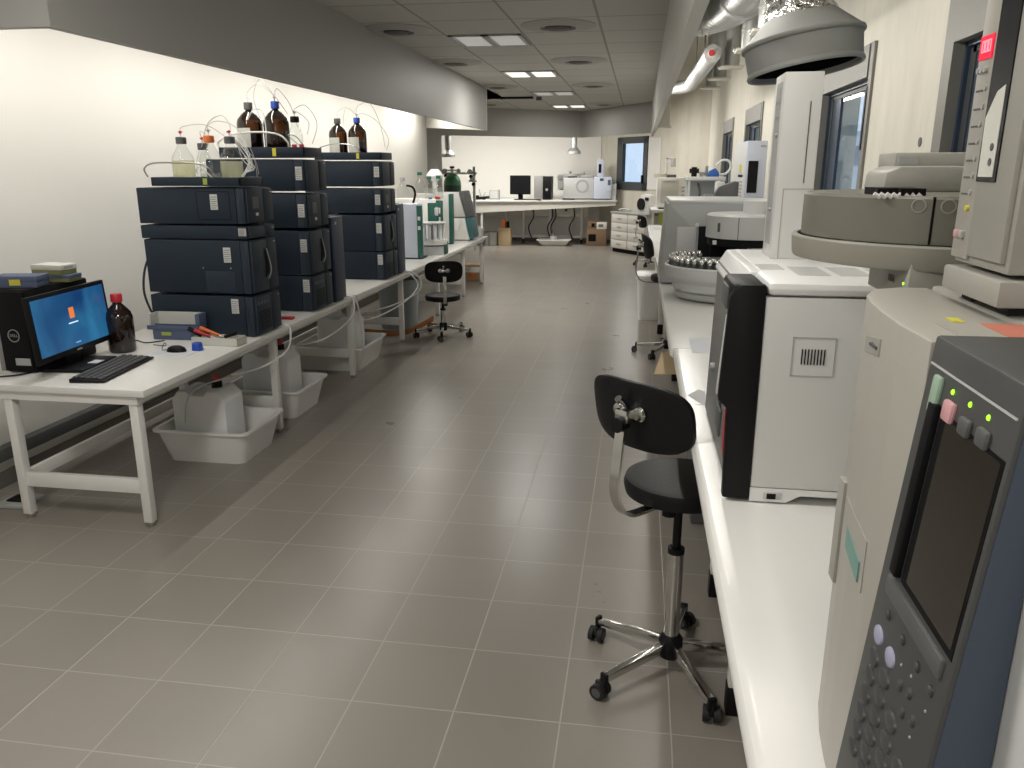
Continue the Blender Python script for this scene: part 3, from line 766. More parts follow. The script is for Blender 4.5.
hplc(S3, E3, [
    (.685, .925, 'vents', True, (-2.215, .86), 'detector_unit', 'dark blue vented unit at the bottom of the third stack', 'instrument'),
    (.93, 1.240, 'door', True, (-2.215, 1.13), 'sample_manager_unit', 'tall dark blue door unit second from the bottom of the third stack', 'instrument'),
    (1.255, 1.460, 'screen', True, (-2.215, 1.37), 'pump_unit', 'dark blue unit third from the bottom of the third stack', 'instrument'),
    (1.478, 1.690, 'plain', True, (-2.215, 1.60), 'pump_unit', 'dark blue unit under the solvent tray of the third stack', 'instrument')],
    -2.86, 'dark solvent tray with two labelled brown bottles on the third stack', 'yellow', (1.700, 1.760))
for y0, y1, z1, l in ((5.50, 5.70, 1.30, 'narrow navy column cabinet standing behind the middle stack'), (7.06, 7.28, 1.32, 'narrow navy column cabinet standing behind the third stack')):
    t = thing('column_cabinet', l, 'cabinet', (-2.3, y0, BZ))
    G().box(-2.72, -2.20, y0, y1, BZ+.01, z1, .008).build('body', 'navy', t)
    G().box(-2.20, -2.162, y0-.004, y1, BZ+.012, z1-.003, .012).build('door', 'navyslab', t)
    G().box(-2.17, -2.160, y0+.03, y0+.06, z1-.06, z1-.04).build('badge', 'mgrey', t)
    G().box(-2.7, -2.62, y0+.02, y1-.02, BZ, BZ+.012).box(-2.26, -2.18, y0+.02, y1-.02, BZ, BZ+.012).build('foot', 'rubber', t)

# ---- solvent bottles
def clear_bottle(name, label, c, r, h, cap, fill, stem='red', group=None, liq='liquid', tubes=()):
    t = thing(name, label, 'bottle', c, 0, group)
    n = .024
    G().lathe([(0, .001), (r*.95, .001), (r, .006), (r, h*.50), (r*.92, h*.58), (n, h*.80), (n, h*.90)], c, 28).build('glass', 'clear', t)
    if fill: G().lathe([(0, .004), (r*.93, .004), (r*.95, .01), (r*.95, h*fill-.003), (r*.9, h*fill), (0, h*fill)], c, 24).build('liquid', liq, t)
    G().lathe([(0, h), (.026, h), (.029, h-.004), (.029, h-.036), (.025, h-.038), (.024, h-.03)], c, 24).build('cap', cap, t)
    if stem:
        G().cyl((c[0], c[1], c[2]+h), (c[0], c[1], c[2]+h+.022), .004, seg=10).build('tube_fitting', 'white', t)
        G().cyl((c[0], c[1], c[2]+h+.018), (c[0], c[1], c[2]+h+.034), .007, .005, 10).box(c[0]-.012, c[0]+.012, c[1]-.003, c[1]+.003, c[2]+h+.024, c[2]+h+.03).build('stopcock', stem, t)
    for pts in tubes:
        G().tube([Vector(c)+Vector((0, 0, h+.02))]+[Vector(p) for p in pts], .0022, 6).build('tubing', 'thinline', t)
    return t
Z = 1.549; Y1 = 4.37
clear_bottle('solvent_bottle', 'clear bottle with black cap, leftmost in the nearest tray', (-2.585, Y1-.02, Z), .062, .255, 'dgrey', .5, 'red', tubes=[[(-2.58, Y1, 1.86), (-2.45, Y1+.02, 1.87), (-2.34, Y1+.05, 1.80), (-2.22, Y1+.1, 1.70), (-2.2, Y1+.12, 1.60)]])
clear_bottle('solvent_bottle', 'clear bottle with black cap behind the orange capped one', (-2.53, Y1+.11, Z), .045, .225, 'dgrey', .0, 'red', tubes=[[(-2.53, Y1+.1, 1.84), (-2.48, Y1+.1, 1.80), (-2.5, Y1+.06, 1.70)]])
clear_bottle('solvent_bottle', 'clear bottle with orange cap in the nearest tray', (-2.42, Y1-.01, Z), .062, .262, 'orange', .22, 'steel', liq='water', tubes=[[(-2.42, Y1, 1.87), (-2.36, Y1+.02, 1.89), (-2.27, Y1+.04, 1.85), (-2.21, Y1+.08, 1.72), (-2.2, Y1+.1, 1.58)]])
clear_bottle('solvent_bottle', 'clear bottle with black cap, rightmost in the nearest tray', (-2.285, Y1-.03, Z), .062, .255, 'dgrey', .48, 'red', tubes=[[(-2.29, Y1, 1.86), (-2.35, Y1+.03, 1.92), (-2.45, Y1+.05, 1.88), (-2.52, Y1+.08, 1.75)]])
clear_bottle('solvent_bottle', 'small clear bottle with black cap behind the rightmost pair in the nearest tray', (-2.38, Y1+.13, Z), .040, .195, 'dgrey', .0, None)
cable([(-2.74, 4.235, 1.587), (-2.735, 4.2, 1.63), (-2.66, 4.17, 1.66), (-2.5, 4.17, 1.662), (-2.37, 4.19, 1.65), (-2.32, 4.22, 1.588)], .0045, 'steel', 'arched wire carrying rail on the nearest solvent tray', 'carrying_handle', 'handle')
for i in range(8):
    o = i*.009; q = random.uniform(-.02, .02)
    cable([(-2.33+o, 4.40, 1.83-o), (-2.24+o*.5+q, 4.38, 1.80-2*o+q), (-2.19+o*.5, 4.36, 1.70-o+q), (-2.205-q*.5, 4.33, 1.61), (-2.235-o*.5, 4.34, 1.566), (-2.27-o, 4.38+q, 1.60+q)], .0024, 'ptfe', 'white tube looping at the right end of the nearest solvent tray', 'solvent_tubing', 'tubing', 'white tube bundle on the nearest stack')
cable([(-2.46, 4.25, 1.60), (-2.43, 4.24, 1.64), (-2.38, 4.25, 1.60), (-2.36, 4.27, 1.565)], .0035, 'ptfe', 'small white tube loop before the orange capped bottle', 'solvent_tubing', 'tubing')

def amber(label, c, r, h, cap, paper=False, lit=.55, tubes=()):
    t = thing('amber_bottle', label, 'bottle', c)
    n = .020
    G().lathe([(0, .001), (r*.95, .001), (r, .008), (r, h*.60), (r*.93, h*.68), (r*.6, h*.78), (n, h*.85), (n, h*.93)], c, 28).build('glass', 'amber', t)
    G().lathe([(r*1.004, h*.42), (r*1.004, h*.59), (r*.94, h*.67)], c, 28, a0=-1.35, a1=-.35).build('glass_highlight', 'amber2', t)  # highlight painted as a lighter patch over the dark glass
    G().lathe([(0, h), (.026, h), (.028, h-.004), (.028, h-.044), (.022, h-.046)], c, 24).build('cap', cap, t)
    G().cyl((c[0], c[1], c[2]+h), (c[0], c[1], c[2]+h+.03), .005, seg=10).box(c[0]-.011, c[0]+.011, c[1]-.003, c[1]+.003, c[2]+h+.022, c[2]+h+.028).build('tube_fitting', 'steel' if cap == 'bluecap' else 'ptfe', t)
    if paper: G().lathe([(r*1.006, h*.08), (r*1.006, h*.52)], c, 20, a0=-2.6, a1=-1.1).build('label', 'whitecard', t)
    for pts in tubes: G().tube([Vector(c)+Vector((0, 0, h+.02))]+[Vector(p) for p in pts], .0024, 6).build('tubing', 'thinline', t)
Z = 1.712; Y2 = 5.24
amber('large brown bottle with black cap, left of the pair on the middle stack', (-2.605, Y2, Z), .083, .342, 'dgrey', True, tubes=[[(-2.6, Y2, 2.12), (-2.52, Y2, 2.17), (-2.42, Y2, 2.10), (-2.35, Y2+.05, 1.98)]])
amber('large brown bottle with blue cap on the middle stack', (-2.415, Y2, Z), .083, .347, 'bluecap', tubes=[[(-2.44, Y2, 2.13), (-2.52, Y2+.02, 2.20), (-2.57, Y2+.02, 2.08), (-2.53, Y2+.05, 1.9)], [(-2.4, Y2+.02, 2.14), (-2.33, Y2+.05, 2.04), (-2.3, Y2+.08, 1.9)]])
clear_bottle('solvent_bottle', 'clear bottle with black cap beside the two large brown bottles', (-2.275, Y2-.02, Z), .045, .25, 'black', .0, 'steel', tubes=[[(-2.28, Y2, 2.01), (-2.2, Y2, 2.03), (-2.13, Y2, 1.92), (-2.17, Y2, 1.79)], [(-2.26, Y2, 1.99), (-2.2, Y2+.03, 1.93), (-2.22, Y2+.04, 1.85)]])
cable([(-2.76, 5.10, 1.767), (-2.76, 5.09, 1.80), (-2.66, 5.09, 1.845), (-2.48, 5.09, 1.86), (-2.34, 5.09, 1.845), (-2.28, 5.09, 1.80), (-2.275, 5.10, 1.767)], .006, 'ptfe', 'arched white rail across the two large brown bottles', 'carrying_handle', 'handle')
cable([(-2.57, 5.15, 1.94), (-2.52, 5.14, 2.0), (-2.46, 5.14, 1.99), (-2.44, 5.13, 1.9), (-2.44, 5.12, 1.77)], .004, 'ptfe', 'white tube arched between the two large brown bottles', 'solvent_tubing', 'tubing')
cable([(-2.22, 5.13, 1.78), (-2.28, 5.11, 1.84), (-2.22, 5.10, 1.83), (-2.18, 5.12, 1.77)], .003, 'steel', 'thin grey line arched at the right of the middle tray', 'solvent_tubing', 'tubing')
for x, l in ((-2.235, 'left'), (-2.185, 'right')):
    t = thing('tube_clip', 'red clip at the %s on the right end of the middle tray' % l, 'clip', (x, 5.095, 1.765)); G().box(x-.014, x+.014, 5.085, 5.105, 1.765, 1.783, .003).build('clamp', 'red', t)
Z = 1.712; Y3 = 6.85
amber('brown bottle with black cap and white label on the third stack', (-2.60, Y3, Z), .078, .33, 'dgrey', True, tubes=[[(-2.59, Y3, 2.10), (-2.5, Y3, 2.13), (-2.4, Y3, 2.05)]])
amber('brown bottle with blue cap and white label on the third stack', (-2.425, Y3, Z), .078, .335, 'bluecap', True, tubes=[[(-2.44, Y3, 2.08), (-2.52, Y3, 2.12), (-2.55, Y3, 1.98)], [(-2.41, Y3, 2.14), (-2.3, Y3, 2.16), (-2.22, Y3, 2.0), (-2.18, Y3, 1.8)], [(-2.36, Y3, 2.08), (-2.25, Y3, 2.02), (-2.15, Y3, 1.88), (-2.17, Y3, 1.78)]])
cable([(-2.74, 6.69, 1.762), (-2.70, 6.685, 1.80), (-2.55, 6.68, 1.83), (-2.40, 6.68, 1.81), (-2.35, 6.69, 1.762)], .004, 'steel', 'arched wire rail across the bottles of the third stack', 'carrying_handle', 'handle')

# spare bottles and units beyond the third stack
clear_bottle('wash_bottle', 'clear bottle with grey cap on the white cabinet beyond the third stack', (-2.52, 8.47, 1.262), .06, .27, 'lgrey', .0, None)
cable([(-2.39, 8.40, 1.27), (-2.37, 8.42, 1.36), (-2.40, 8.44, 1.43), (-2.47, 8.45, 1.45)], .012, 'blackm', 'thick black hose arched beside the bottle on the white cabinet', 'hose', 'hose')
t = thing('ion_chromatograph', 'white cabinet with a green door, directly behind the third stack', 'instrument', (-2.5, 8.36, BZ))
G().box(-2.95, -2.345, 8.36, 8.62, BZ+.012, 1.26, .006).build('body', 'bluegrey', t)
d = G().box(-2.345, -2.295, 8.36, 8.42, BZ+.014, 1.245, .004).build('door', 'green', t)
G().box(-2.335, -2.305, 8.357, 8.361, 1.09, 1.13).box(-2.335, -2.305, 8.357, 8.361, .99, 1.03).build('sticker', 'sticker', d)
G().box(-2.9, -2.3, 8.4, 8.6, BZ, BZ+.014).build('foot', 'rubber', t)
t = thing('ion_chromatograph', 'tall beige cabinet with a green door behind the sample changer', 'instrument', (-2.5, 9.2, BZ))
G().box(-2.95, -2.41, 9.45, 9.75, BZ+.012, 1.27, .006).build('body', 'wall', t)
d = G().box(-2.41, -2.345, 9.45, 9.55, BZ+.014, 1.25, .004).build('door', 'green', t)
G().box(-2.40, -2.355, 9.446, 9.451, 1.10, 1.17).box(-2.40, -2.355, 9.446, 9.451, .99, 1.06).build('sticker', 'sticker', d)
G().box(-2.9, -2.40, 9.5, 9.7, BZ, BZ+.014).build('foot', 'rubber', t)
t = thing('ion_chromatograph', 'white cabinet with a bright green edge before the teal sided unit', 'instrument', (-2.3, 10.0, BZ))
G().box(-2.85, -2.395, 10.05, 10.3, BZ+.012, 1.31, .006).build('body', 'coolw', t)
G().box(-2.395, -2.35, 10.05, 10.15, BZ+.012, 1.31, .004).build('door', 'green', t)
G().box(-2.8, -2.38, 10.1, 10.25, BZ, BZ+.014).build('foot', 'rubber', t)
t = thing('teal_sided_analyser', 'sloping white analyser with grey top and teal side at the end of the bench', 'instrument', (-2.3, 10.7, BZ))
G().prism([(-2.75, BZ+.01), (-2.25, BZ+.01), (-2.31, .975), (-2.75, .975)], 1, 10.62, 10.95, .006).build('lower_body', 'wall', t)
G().prism([(-2.75, .99), (-2.30, .99), (-2.39, 1.31), (-2.75, 1.31)], 1, 10.62, 10.95, .01).build('upper_body', 'coolw', t)
G().prism([(-2.295, .99), (-2.235, .99), (-2.315, 1.33), (-2.385, 1.33)], 1, 10.60, 10.97, .01).build('upper_side', 'dgrey', t)
G().prism([(-2.245, BZ+.01), (-2.19, BZ+.04), (-2.23, .985), (-2.305, .985)], 1, 10.60, 10.97, .01).build('lower_side', 'teal', t)
G().tube([(-2.55, 10.61, .93), (-2.47, 10.58, .84), (-2.40, 10.59, .80), (-2.36, 10.6, .95)], .01, 8).build('tubing', 'ptfe', t)
G().box(-2.7, -2.26, 10.65, 10.9, BZ, BZ+.014).build('foot', 'rubber', t)
t = thing('accessory_box', 'small white box with two knobs at the far end of the left bench', 'box', (-2.2, 11.2, BZ))
G().box(-2.36, -2.18, 11.12, 11.26, BZ, BZ+.13, .01).build('body', 'coolw', t)
G().cyl((-2.31, 11.19, BZ+.13), (-2.31, 11.19, BZ+.155), .015).build('knob', 'white', t); G().cyl((-2.23, 11.19, BZ+.13), (-2.23, 11.19, BZ+.155), .015).build('knob', 'white', t)
# sample changer carousel
t = thing('sample_changer', 'round white sample changer carousel between the green doored cabinets', 'instrument', (-2.2, 8.9, BZ))
cx, cy = -2.31, 8.86
G().cyl((cx, cy, BZ), (cx, cy, BZ+.10), .155, seg=36).build('base', 'coolw', t)
G().box(cx+.06, cx+.16, cy-.05, cy+.1, BZ+.005, BZ+.14, .004).build('side_block', 'green', t)
G().cyl((cx, cy, BZ+.10), (cx, cy, BZ+.115), .16, seg=36).build('gap_ring', 'dgrey', t)
G().cyl((cx, cy, BZ+.115), (cx, cy, BZ+.17), .165, seg=36).build('turntable', 'wall', t)
G().cyl((cx, cy, BZ+.17), (cx, cy, BZ+.36), .03, seg=16).build('column', 'coolw', t)
G().cyl((cx, cy, BZ+.345), (cx, cy, BZ+.36), .16, seg=36).build('top_disc', 'lgrey', t)
for k in range(12):
    a = k*PI/6; p = (cx+.125*math.cos(a), cy+.125*math.sin(a))
    G().cyl((p[0], p[1], BZ+.17), (p[0], p[1], BZ+.335), .022, seg=12).build('beaker', 'hdpe', t)
G().cyl((cx-.12, cy-.06, BZ+.25), (cx-.12, cy-.06, BZ+.30), .026, seg=14).build('blue_stopper', 'bluecap', t)
G().box(-2.42, -2.33, 9.1, 9.2, BZ, 1.24, .004).build('tower', 'green', t)
G().box(-2.33, -2.29, 9.08, 9.12, 1.02, 1.2, .01).build('pump_head', 'greencap', t)
G().box(-2.33, -2.285, 9.06, 9.08, 1.10, 1.19, .01).build('valve', 'coolw', t)
# bottle group on the beige cabinet
for i, (x, y, h, lab) in enumerate(((-2.62, 9.53, .31, 'clear bottle with green cap, leftmost on the tall beige cabinet'), (-2.52, 9.58, .26, 'clear bottle with green cap, middle one on the tall beige cabinet'), (-2.41, 9.60, .27, 'clear bottle with green cap, rightmost on the tall beige cabinet'))):
    clear_bottle('solvent_bottle', lab, (x, y, 1.272), .058, h, 'greencap', .45 if i else 0., None, liq='water')
t = thing('red_clamp', 'small red clamp lying on the tall beige cabinet', 'clamp', (-2.40, 9.48, 1.27)); G().cyl((-2.42, 9.48, 1.29), (-2.36, 9.48, 1.285), .02, .012, 14).build('body', 'red', t)
t = thing('bottle_cap', 'small blue cap lying on the tall beige cabinet edge', 'cap', (-2.47, 9.46, 1.27)); G().cyl((-2.48, 9.475, 1.271), (-2.48, 9.475, 1.29), .024, seg=16).build('body', 'bluecap', t)
t = thing('round_flask_stand', 'white dome shaped vessel with glass neck above the green capped bottles', 'vessel', (-2.6, 10.18, 1.31))
cx, cy = -2.60, 10.18
G().lathe([(0, .0), (.03, .0), (.03, .15), (.10, .205), (.105, .225), (.085, .265), (.05, .30), (.035, .305)], (cx, cy, 1.31), 28).build('bowl', 'white', t)
G().lathe([(.035, .305), (.035, .42)], (cx, cy, 1.31), 20).build('neck', 'clear', t)
# wall switch
t = thing('wall_socket', 'small switch plate on the left wall beyond the third stack', 'switch', (LW, 8.6, 1.5))
G().box(LW, LW+.012, 9.7, 9.82, 1.52, 1.64, .003).build('plate', 'wall', t); G().box(LW+.012, LW+.03, 9.74, 9.78, 1.545, 1.60).build('switch', 'dgrey', t)

# ---- spill trays and jerrycans under the benches
def basin(name, label, x0, x1, y0, y1, h, mat='binw', tp=.045):
    t = thing(name, label, 'tray', ((x0+x1)/2, (y0+y1)/2, 0))
    g = G(); bm = g.bm
    def ring(ins, z, r=.05):
        out = []; X0, X1, Y0, Y1 = x0+ins, x1-ins, y0+ins, y1-ins
        for cx, cy, a in ((X1-r, Y1-r, 0), (X0+r, Y1-r, PI/2), (X0+r, Y0+r, PI), (X1-r, Y0+r, 1.5*PI)):
            for k in range(6):
                q = a+k*PI/2/5; out.append(bm.verts.new((cx+r*math.cos(q), cy+r*math.sin(q), z)))
        return out
    rs = [ring(tp, 0), ring(.0, h-.012), ring(-.018, h-.012), ring(-.018, h), ring(.004, h), ring(tp+.006, .006)]
    bm.faces.new(rs[0][::-1])
    for A, Bq in zip(rs, rs[1:]):
        for k in range(len(A)): bm.faces.new((A[k], A[(k+1) % len(A)], Bq[(k+1) % len(A)], Bq[k]))
    bm.faces.new(rs[-1])
    g.build('shell', mat, t); return t
def jerry(label, cx, cy, z, w, d, h, rz=0., cap=True, group=None):
    t = thing('jerrycan', label, 'jerrycan', (cx, cy, z), rz, group)
    g = G(); g.prism([(-w/2, 0), (w/2, 0), (w/2, h*.86), (w/2-.05, h), (.05, h), (.035, h*.93), (-.05, h*.93), (-.07, h*.99), (-w/2+.04, h*.99), (-w/2, h*.86)], 1, -d/2, d/2, .018)
    g.build('canister', 'hdpe', t, local=True)
    if cap:
        G().cyl((w/2-.1, 0, h-.005), (w/2-.1, 0, h+.035), .03, seg=20).build('collar', 'black', t, local=True)
        G().cyl((w/2-.1, 0, h+.035), (w/2-.1, 0, h+.07), .018, seg=16).build('cap', 'red', t, local=True)
    return t
basin('spill_tray', 'white spill tray under the first stack, nearest to the camera', -2.68, -2.13, 3.91, 4.40, .20)
jerry('white jerrycan with black collar standing in the nearest spill tray', -2.45, 4.12, .008, .33, .22, .40)
basin('spill_tray', 'white spill tray between the second and third trestles', -2.74, -2.19, 4.76, 5.27, .20)
jerry('white jerrycan in the spill tray between the second and third trestles', -2.48, 5.02, .008, .34, .22, .42)
basin('spill_tray', 'white spill tray beyond the third trestle, farthest of the three', -2.80, -2.21, 6.06, 6.72, .20)
jerry('right white jerrycan in the farthest spill tray under the left benches', -2.46, 6.30, .008, .34, .22, .44, cap=False)
jerry('left white jerrycan deeper in the farthest spill tray', -2.52, 6.56, .008, .30, .17, .40, cap=False)
cable([(-2.18, 4.62, .69), (-2.13, 4.60, .66), (-2.12, 4.52, .55), (-2.2, 4.36, .48), (-2.30, 4.14, .475)], .0065, 'ptfe', 'white drain hose from bench edge to the nearest jerrycan', 'drain_hose', 'hose')
cable([(-2.3, 4.12, .47), (-2.42, 4.0, .44), (-2.5, 3.99, .36), (-2.53, 3.99, .22)], .004, 'thinline', 'thin tube curving down the near jerrycan', 'drain_hose', 'hose')
cable([(-2.2, 5.75, .69), (-2.13, 5.74, .665), (-2.10, 5.6, .55), (-2.2, 5.3, .45), (-2.35, 5.1, .44)], .0065, 'ptfe', 'white drain hose falling beside the third front leg', 'drain_hose', 'hose')
cable([(-2.19, 5.78, .69), (-2.12, 5.77, .66), (-2.095, 5.78, .5), (-2.1, 5.82, .25), (-2.16, 5.9, .12)], .007, 'ptfe', 'white drain hose hanging straight along the third front leg', 'drain_hose', 'hose')
cable([(-2.19, 7.24, .69), (-2.12, 7.25, .67), (-2.03, 7.2, .56), (-2.10, 6.9, .44), (-2.3, 6.5, .36), (-2.45, 6.3, .45)], .0065, 'ptfe', 'white drain hose looping out beyond the fourth front leg', 'drain_hose', 'hose')
cable([(-2.185, 7.3, .69), (-2.11, 7.31, .67), (-2.01, 7.25, .60), (-2.03, 7.15, .50), (-2.2, 6.9, .42), (-2.38, 6.6, .40)], .0065, 'ptfe', 'second white drain hose looping beside the fourth front leg', 'drain_hose', 'hose')
t = thing('red_clamp', 'red clip on the bench between the first and middle stacks', 'clip', (-2.25, 4.82, BZ)); G().box(-2.31, -2.20, 4.80, 4.84, BZ, BZ+.018, .006).build('body', 'red', t)
t = thing('paper_note', 'crumpled white paper between the first and middle stacks', 'paper', (-2.35, 4.72, BZ)); G().box(-2.46, -2.28, 4.64, 4.75, BZ, BZ+.004, .001).build('sheet', 'paper', t)
t = thing('waste_bucket', 'blue grey waste bucket under the bench behind the far stool', 'bucket', (-2.45, 8.0, 0))
G().lathe([(0, 0), (.19, 0), (.22, .50), (.23, .50), (.23, .515), (.21, .515), (.18, .01), (0, .01)], (-2.47, 8.02, 0), 36).build('shell', 'bucket', t)
t = thing('wooden_footrest', 'orange brown bentwood footrest under the bench beside the far stool', 'footrest', (-2.3, 7.6, 0))
G().strip([(-2.72, 7.58, .03), (-2.45, 7.52, .03), (-2.25, 7.56, .045), (-2.16, 7.72, .08), (-2.08, 7.92, .115)], (0, .3, 1), .055, .02).build('slat', 'wood', t)
G().box(-2.70, -2.67, 7.56, 7.60, 0, .03).build('foot', 'wood', t)
t = thing('cardboard_box', 'brown cardboard box under the far end of the left bench', 'box', (-2.4, 10.8, 0)); G().box(-2.55, -2.28, 11.5, 11.75, 0, .25, .003).build('carton', 'card2', t); G().box(-2.46, -2.34, 11.496, 11.5, .06, .12).build('print', 'orange', t)

# ------------------------------------------------------------------ right benches
RZ = .9
def rbench(name, label, x0, y0, y1, legs):
    t = thing(name, label, 'bench', (x0, y0, 0))
    g = G(); g.prism([(x0+.02, RZ), (1.15, RZ), (1.15, RZ-.04), (x0+.012, RZ-.04), (x0, RZ-.03), (x0, RZ-.012), (x0+.006, RZ-.003)], 1, y0, y1); g.build('worktop', 'lam', t)
    G().box(x0+.14, x0+.17, y0+.03, y1-.03, RZ-.10, RZ-.04).box(1.05, 1.08, y0+.03, y1-.03, RZ-.10, RZ-.04).build('frame_rail', 'wmetal', t)
    for fx, ly in legs:
        l = G().box(fx, fx+.05, ly-.025, ly+.025, .07, RZ-.04, .004).build('leg', 'wmetal', t)
        G().box(fx-.003, fx+.053, ly-.028, ly+.028, 0, .10, .004).build('foot', 'black', l)
        l = G().box(1.04, 1.09, ly-.025, ly+.025, .07, RZ-.04, .004).build('leg', 'wmetal', t)
        G().box(1.037, 1.093, ly-.028, ly+.028, 0, .10, .004).build('foot', 'black', l)
        G().box(fx+.05, 1.04, ly-.012, ly+.012, .25, .30, .003).build('stretcher', 'wmetal', t)
    return t
rbench('worktop_bench', 'white bench closest to the camera, carrying the beige and black fronted instruments', .172, -.6, 2.512, ((.33, .6), (.33, 2.2)))
rbench('worktop_bench', 'short white bench section beyond the black fronted instrument', .166, 2.517, 3.34, ((.335, 2.91),))
rbench('worktop_bench', 'white bench section under the vial carousel unit', .152, 3.345, 6.88, ((.335, 4.2), (.31, 6.23)))
rbench('worktop_bench', 'farthest white section of the right bench with papers on it', .118, 6.89, 10.85, ((.232, 8.07), (.232, 10.6)))
t = thing('cardboard_flap', 'tan cardboard sheet sticking out under the right bench edge', 'cardboard', (.15, 3.7, .72))
g = G(); g.hull([(.095, 3.52, .735), (.19, 3.62, .735), (.20, 3.98, .735), (.14, 3.97, .735), (.095, 3.52, .739), (.19, 3.62, .739), (.20, 3.98, .739), (.14, 3.97, .739), (.55, 3.62, .735), (.55, 3.98, .735), (.55, 3.62, .739), (.55, 3.98, .739)]); g.build('sheet', 'card2', t)
G().box(.5, .56, 3.6, 4.0, .60, .738).build('box_wall', 'card2', t)
t = thing('under_bench_box', 'grey box hung under the right bench holding the tan cardboard', 'box', (.4, 3.8, .5)); G().box(.30, 1.0, 3.55, 4.02, .0, .60, .01).build('body', 'dgrey', t)
def paper(label, x0, x1, y0, y1, rz=0., z=RZ, mat='paper'):
    t = thing('paper_sheet', label, 'paper', ((x0+x1)/2, (y0+y1)/2, z), rz)
    w, d = (x1-x0)/2, (y1-y0)/2
    G().box(-w, w, -d, d, 0, .0015).build('sheet', mat, t, local=True); return t
paper('white sheet on the bench beside the black fronted instrument', .24, .44, 3.32-.05, 3.55)
t = thing('clear_wrap', 'crumpled clear plastic wrap beside the black fronted instrument', 'plastic wrap', (.22, 2.58, RZ))
G().hull([(.185, 2.62, RZ+.001), (.235, 2.50, RZ+.001), (.225, 2.66, RZ+.012), (.24, 2.6, RZ+.02), (.2, 2.6, RZ+.008)]).build('film', 'lgrey', t)
t = thing('printed_sheet', 'sheet with green print on the far part of the right bench', 'paper', (.2, 10.2, RZ)); G().box(.15, .42, 10.0, 10.6, RZ, RZ+.002).build('sheet', 'paper', t)
g = G()
for k in range(3): g.box(.18, .38, 10.02+k*.12, 10.06+k*.12, RZ+.002, RZ+.0028)
g.build('print', 'keyg', t)
paper('small white note on the far part of the right bench', .2, .3, 8.3, 8.5)

# ---- white instrument with black front
t = thing('white_benchtop_instrument', 'white instrument with black sloping front on the right bench', 'instrument', (.5, 2.1, RZ))
Y0, Y1, X0, X1, ZT = 1.74, 2.46, .275, .93, 1.405
G().box(X0, X1, Y0+.002, Y1, RZ+.037, 1.372, .004).build('body', 'coolw', t)
g = G(); g.prism([(X0+.001, 1.374), (X1, 1.374), (X1, ZT), (X0+.001, ZT)], 1, Y0, Y1, .014); g.build('top_cover', 'white', t)
g = G(); g.prism([(X0, RZ+.004), (.355, RZ+.004), (.385, RZ+.022), (X1, RZ+.022), (X1, RZ+.036), (X0, RZ+.036)], 1, Y0+.001, Y1); bs = g.build('base', 'white', t)
G().box(.305, .345, Y0-.001, Y0+.004, RZ+.010, RZ+.028, .002).build('socket_plate', 'lgrey', bs)
G().box(.312, .332, Y0-.003, Y0+.003, RZ+.012, RZ+.025, .001).build('power_switch', 'black', bs)
G().box(.30, .36, 1.8, 1.9, RZ, RZ+.006).box(.30, .36, 2.3, 2.4, RZ, RZ+.006).box(.8, .88, 1.8, 1.9, RZ, RZ+.024).box(.8, .88, 2.3, 2.4, RZ, RZ+.024).build('foot', 'rubber', t)
g = G()
a, b, c, d = .338, .427, 1.202, 1.288
for q in ((a, b, c, c+.0012), (a, b, d-.0012, d), (a, a+.0012, c, d), (b-.0012, b, c, d)): g.box(q[0], q[1], Y0+.0008, Y0+.003, q[2], q[3])
gr = g.build('grille_panel', 'mgrey', t)
g = G()
for k in range(8): x = .358+k*.0066; g.box(x, x+.0026, Y0+.0008, Y0+.003, 1.228, 1.262, .0)
g.build('grille_slots', 'black', gr)
# black front frame: near pillar, far pillar, sill, and recessed door
g = G(); g.prism([(.214, RZ+.008), (X0, RZ+.008), (X0, 1.398), (.225, 1.398), (.208, 1.388), (.200, 1.37), (.190, 1.14), (.210, 1.122)], 1, Y0, 1.768, .005); g.build('front_frame', 'black', t)
G().box(.203, X0, Y0+.004, 1.93, 1.325, 1.399, .012).build('frame_top', 'black', t)
g = G(); g.prism([(.230, RZ+.008), (X0, RZ+.008), (X0, 1.37), (.240, 1.37)], 1, 1.765, 2.46, .003); g.build('front_door', 'door', t)
g = G(); g.prism([(.262, 1.402), (.232, 1.352), (.236, 1.343), (X0, 1.36), (X0+.02, 1.404)], 1, 1.93, 2.46, .004); g.build('hood_lip', 'white', t)
g = G(); g.prism([(.188, 1.145), (.23, 1.145), (.24, 1.325), (.199, 1.325)], 1, 1.768, 1.79, .002); g.build('door_rail', 'lgrey', t)
g = G(); g.prism([(.200, 1.16), (.24, 1.16), (.24, 1.32), (.206, 1.32)], 1, 1.79, 1.83, .001); g.build('door_slot', 'black', t)
G().box(.1985, .206, 1.80, 1.90, 1.335, 1.385, .003).build('button_strip', 'dgrey', t)
G().box(.212, .235, 1.769, 1.80, 1.0, 1.105, .001).build('warning_label', 'red', t)
G().box(.226, .2315, 2.02, 2.12, .96, 1.03, .001).build('rating_label', 'dgrey', t)
G().cyl((.222, 2.30, 1.08), (.236, 2.30, 1.08), .012, seg=16).build('door_knob', 'mgrey', t)
g = G(); g.box(.232, .238, 2.05, 2.09, 1.02, 1.16, .003); g.build('door_handle', 'black', t)
G().box(.29, .345, 1.96, 2.06, ZT, ZT+.0015).build('top_badge', 'lgrey', t)
for k in range(6):
    x = .36+k*.088
    G().box(x, x+.07, 1.86, 2.02, ZT-.001, ZT+.001).build('top_vent', 'lgrey', t)
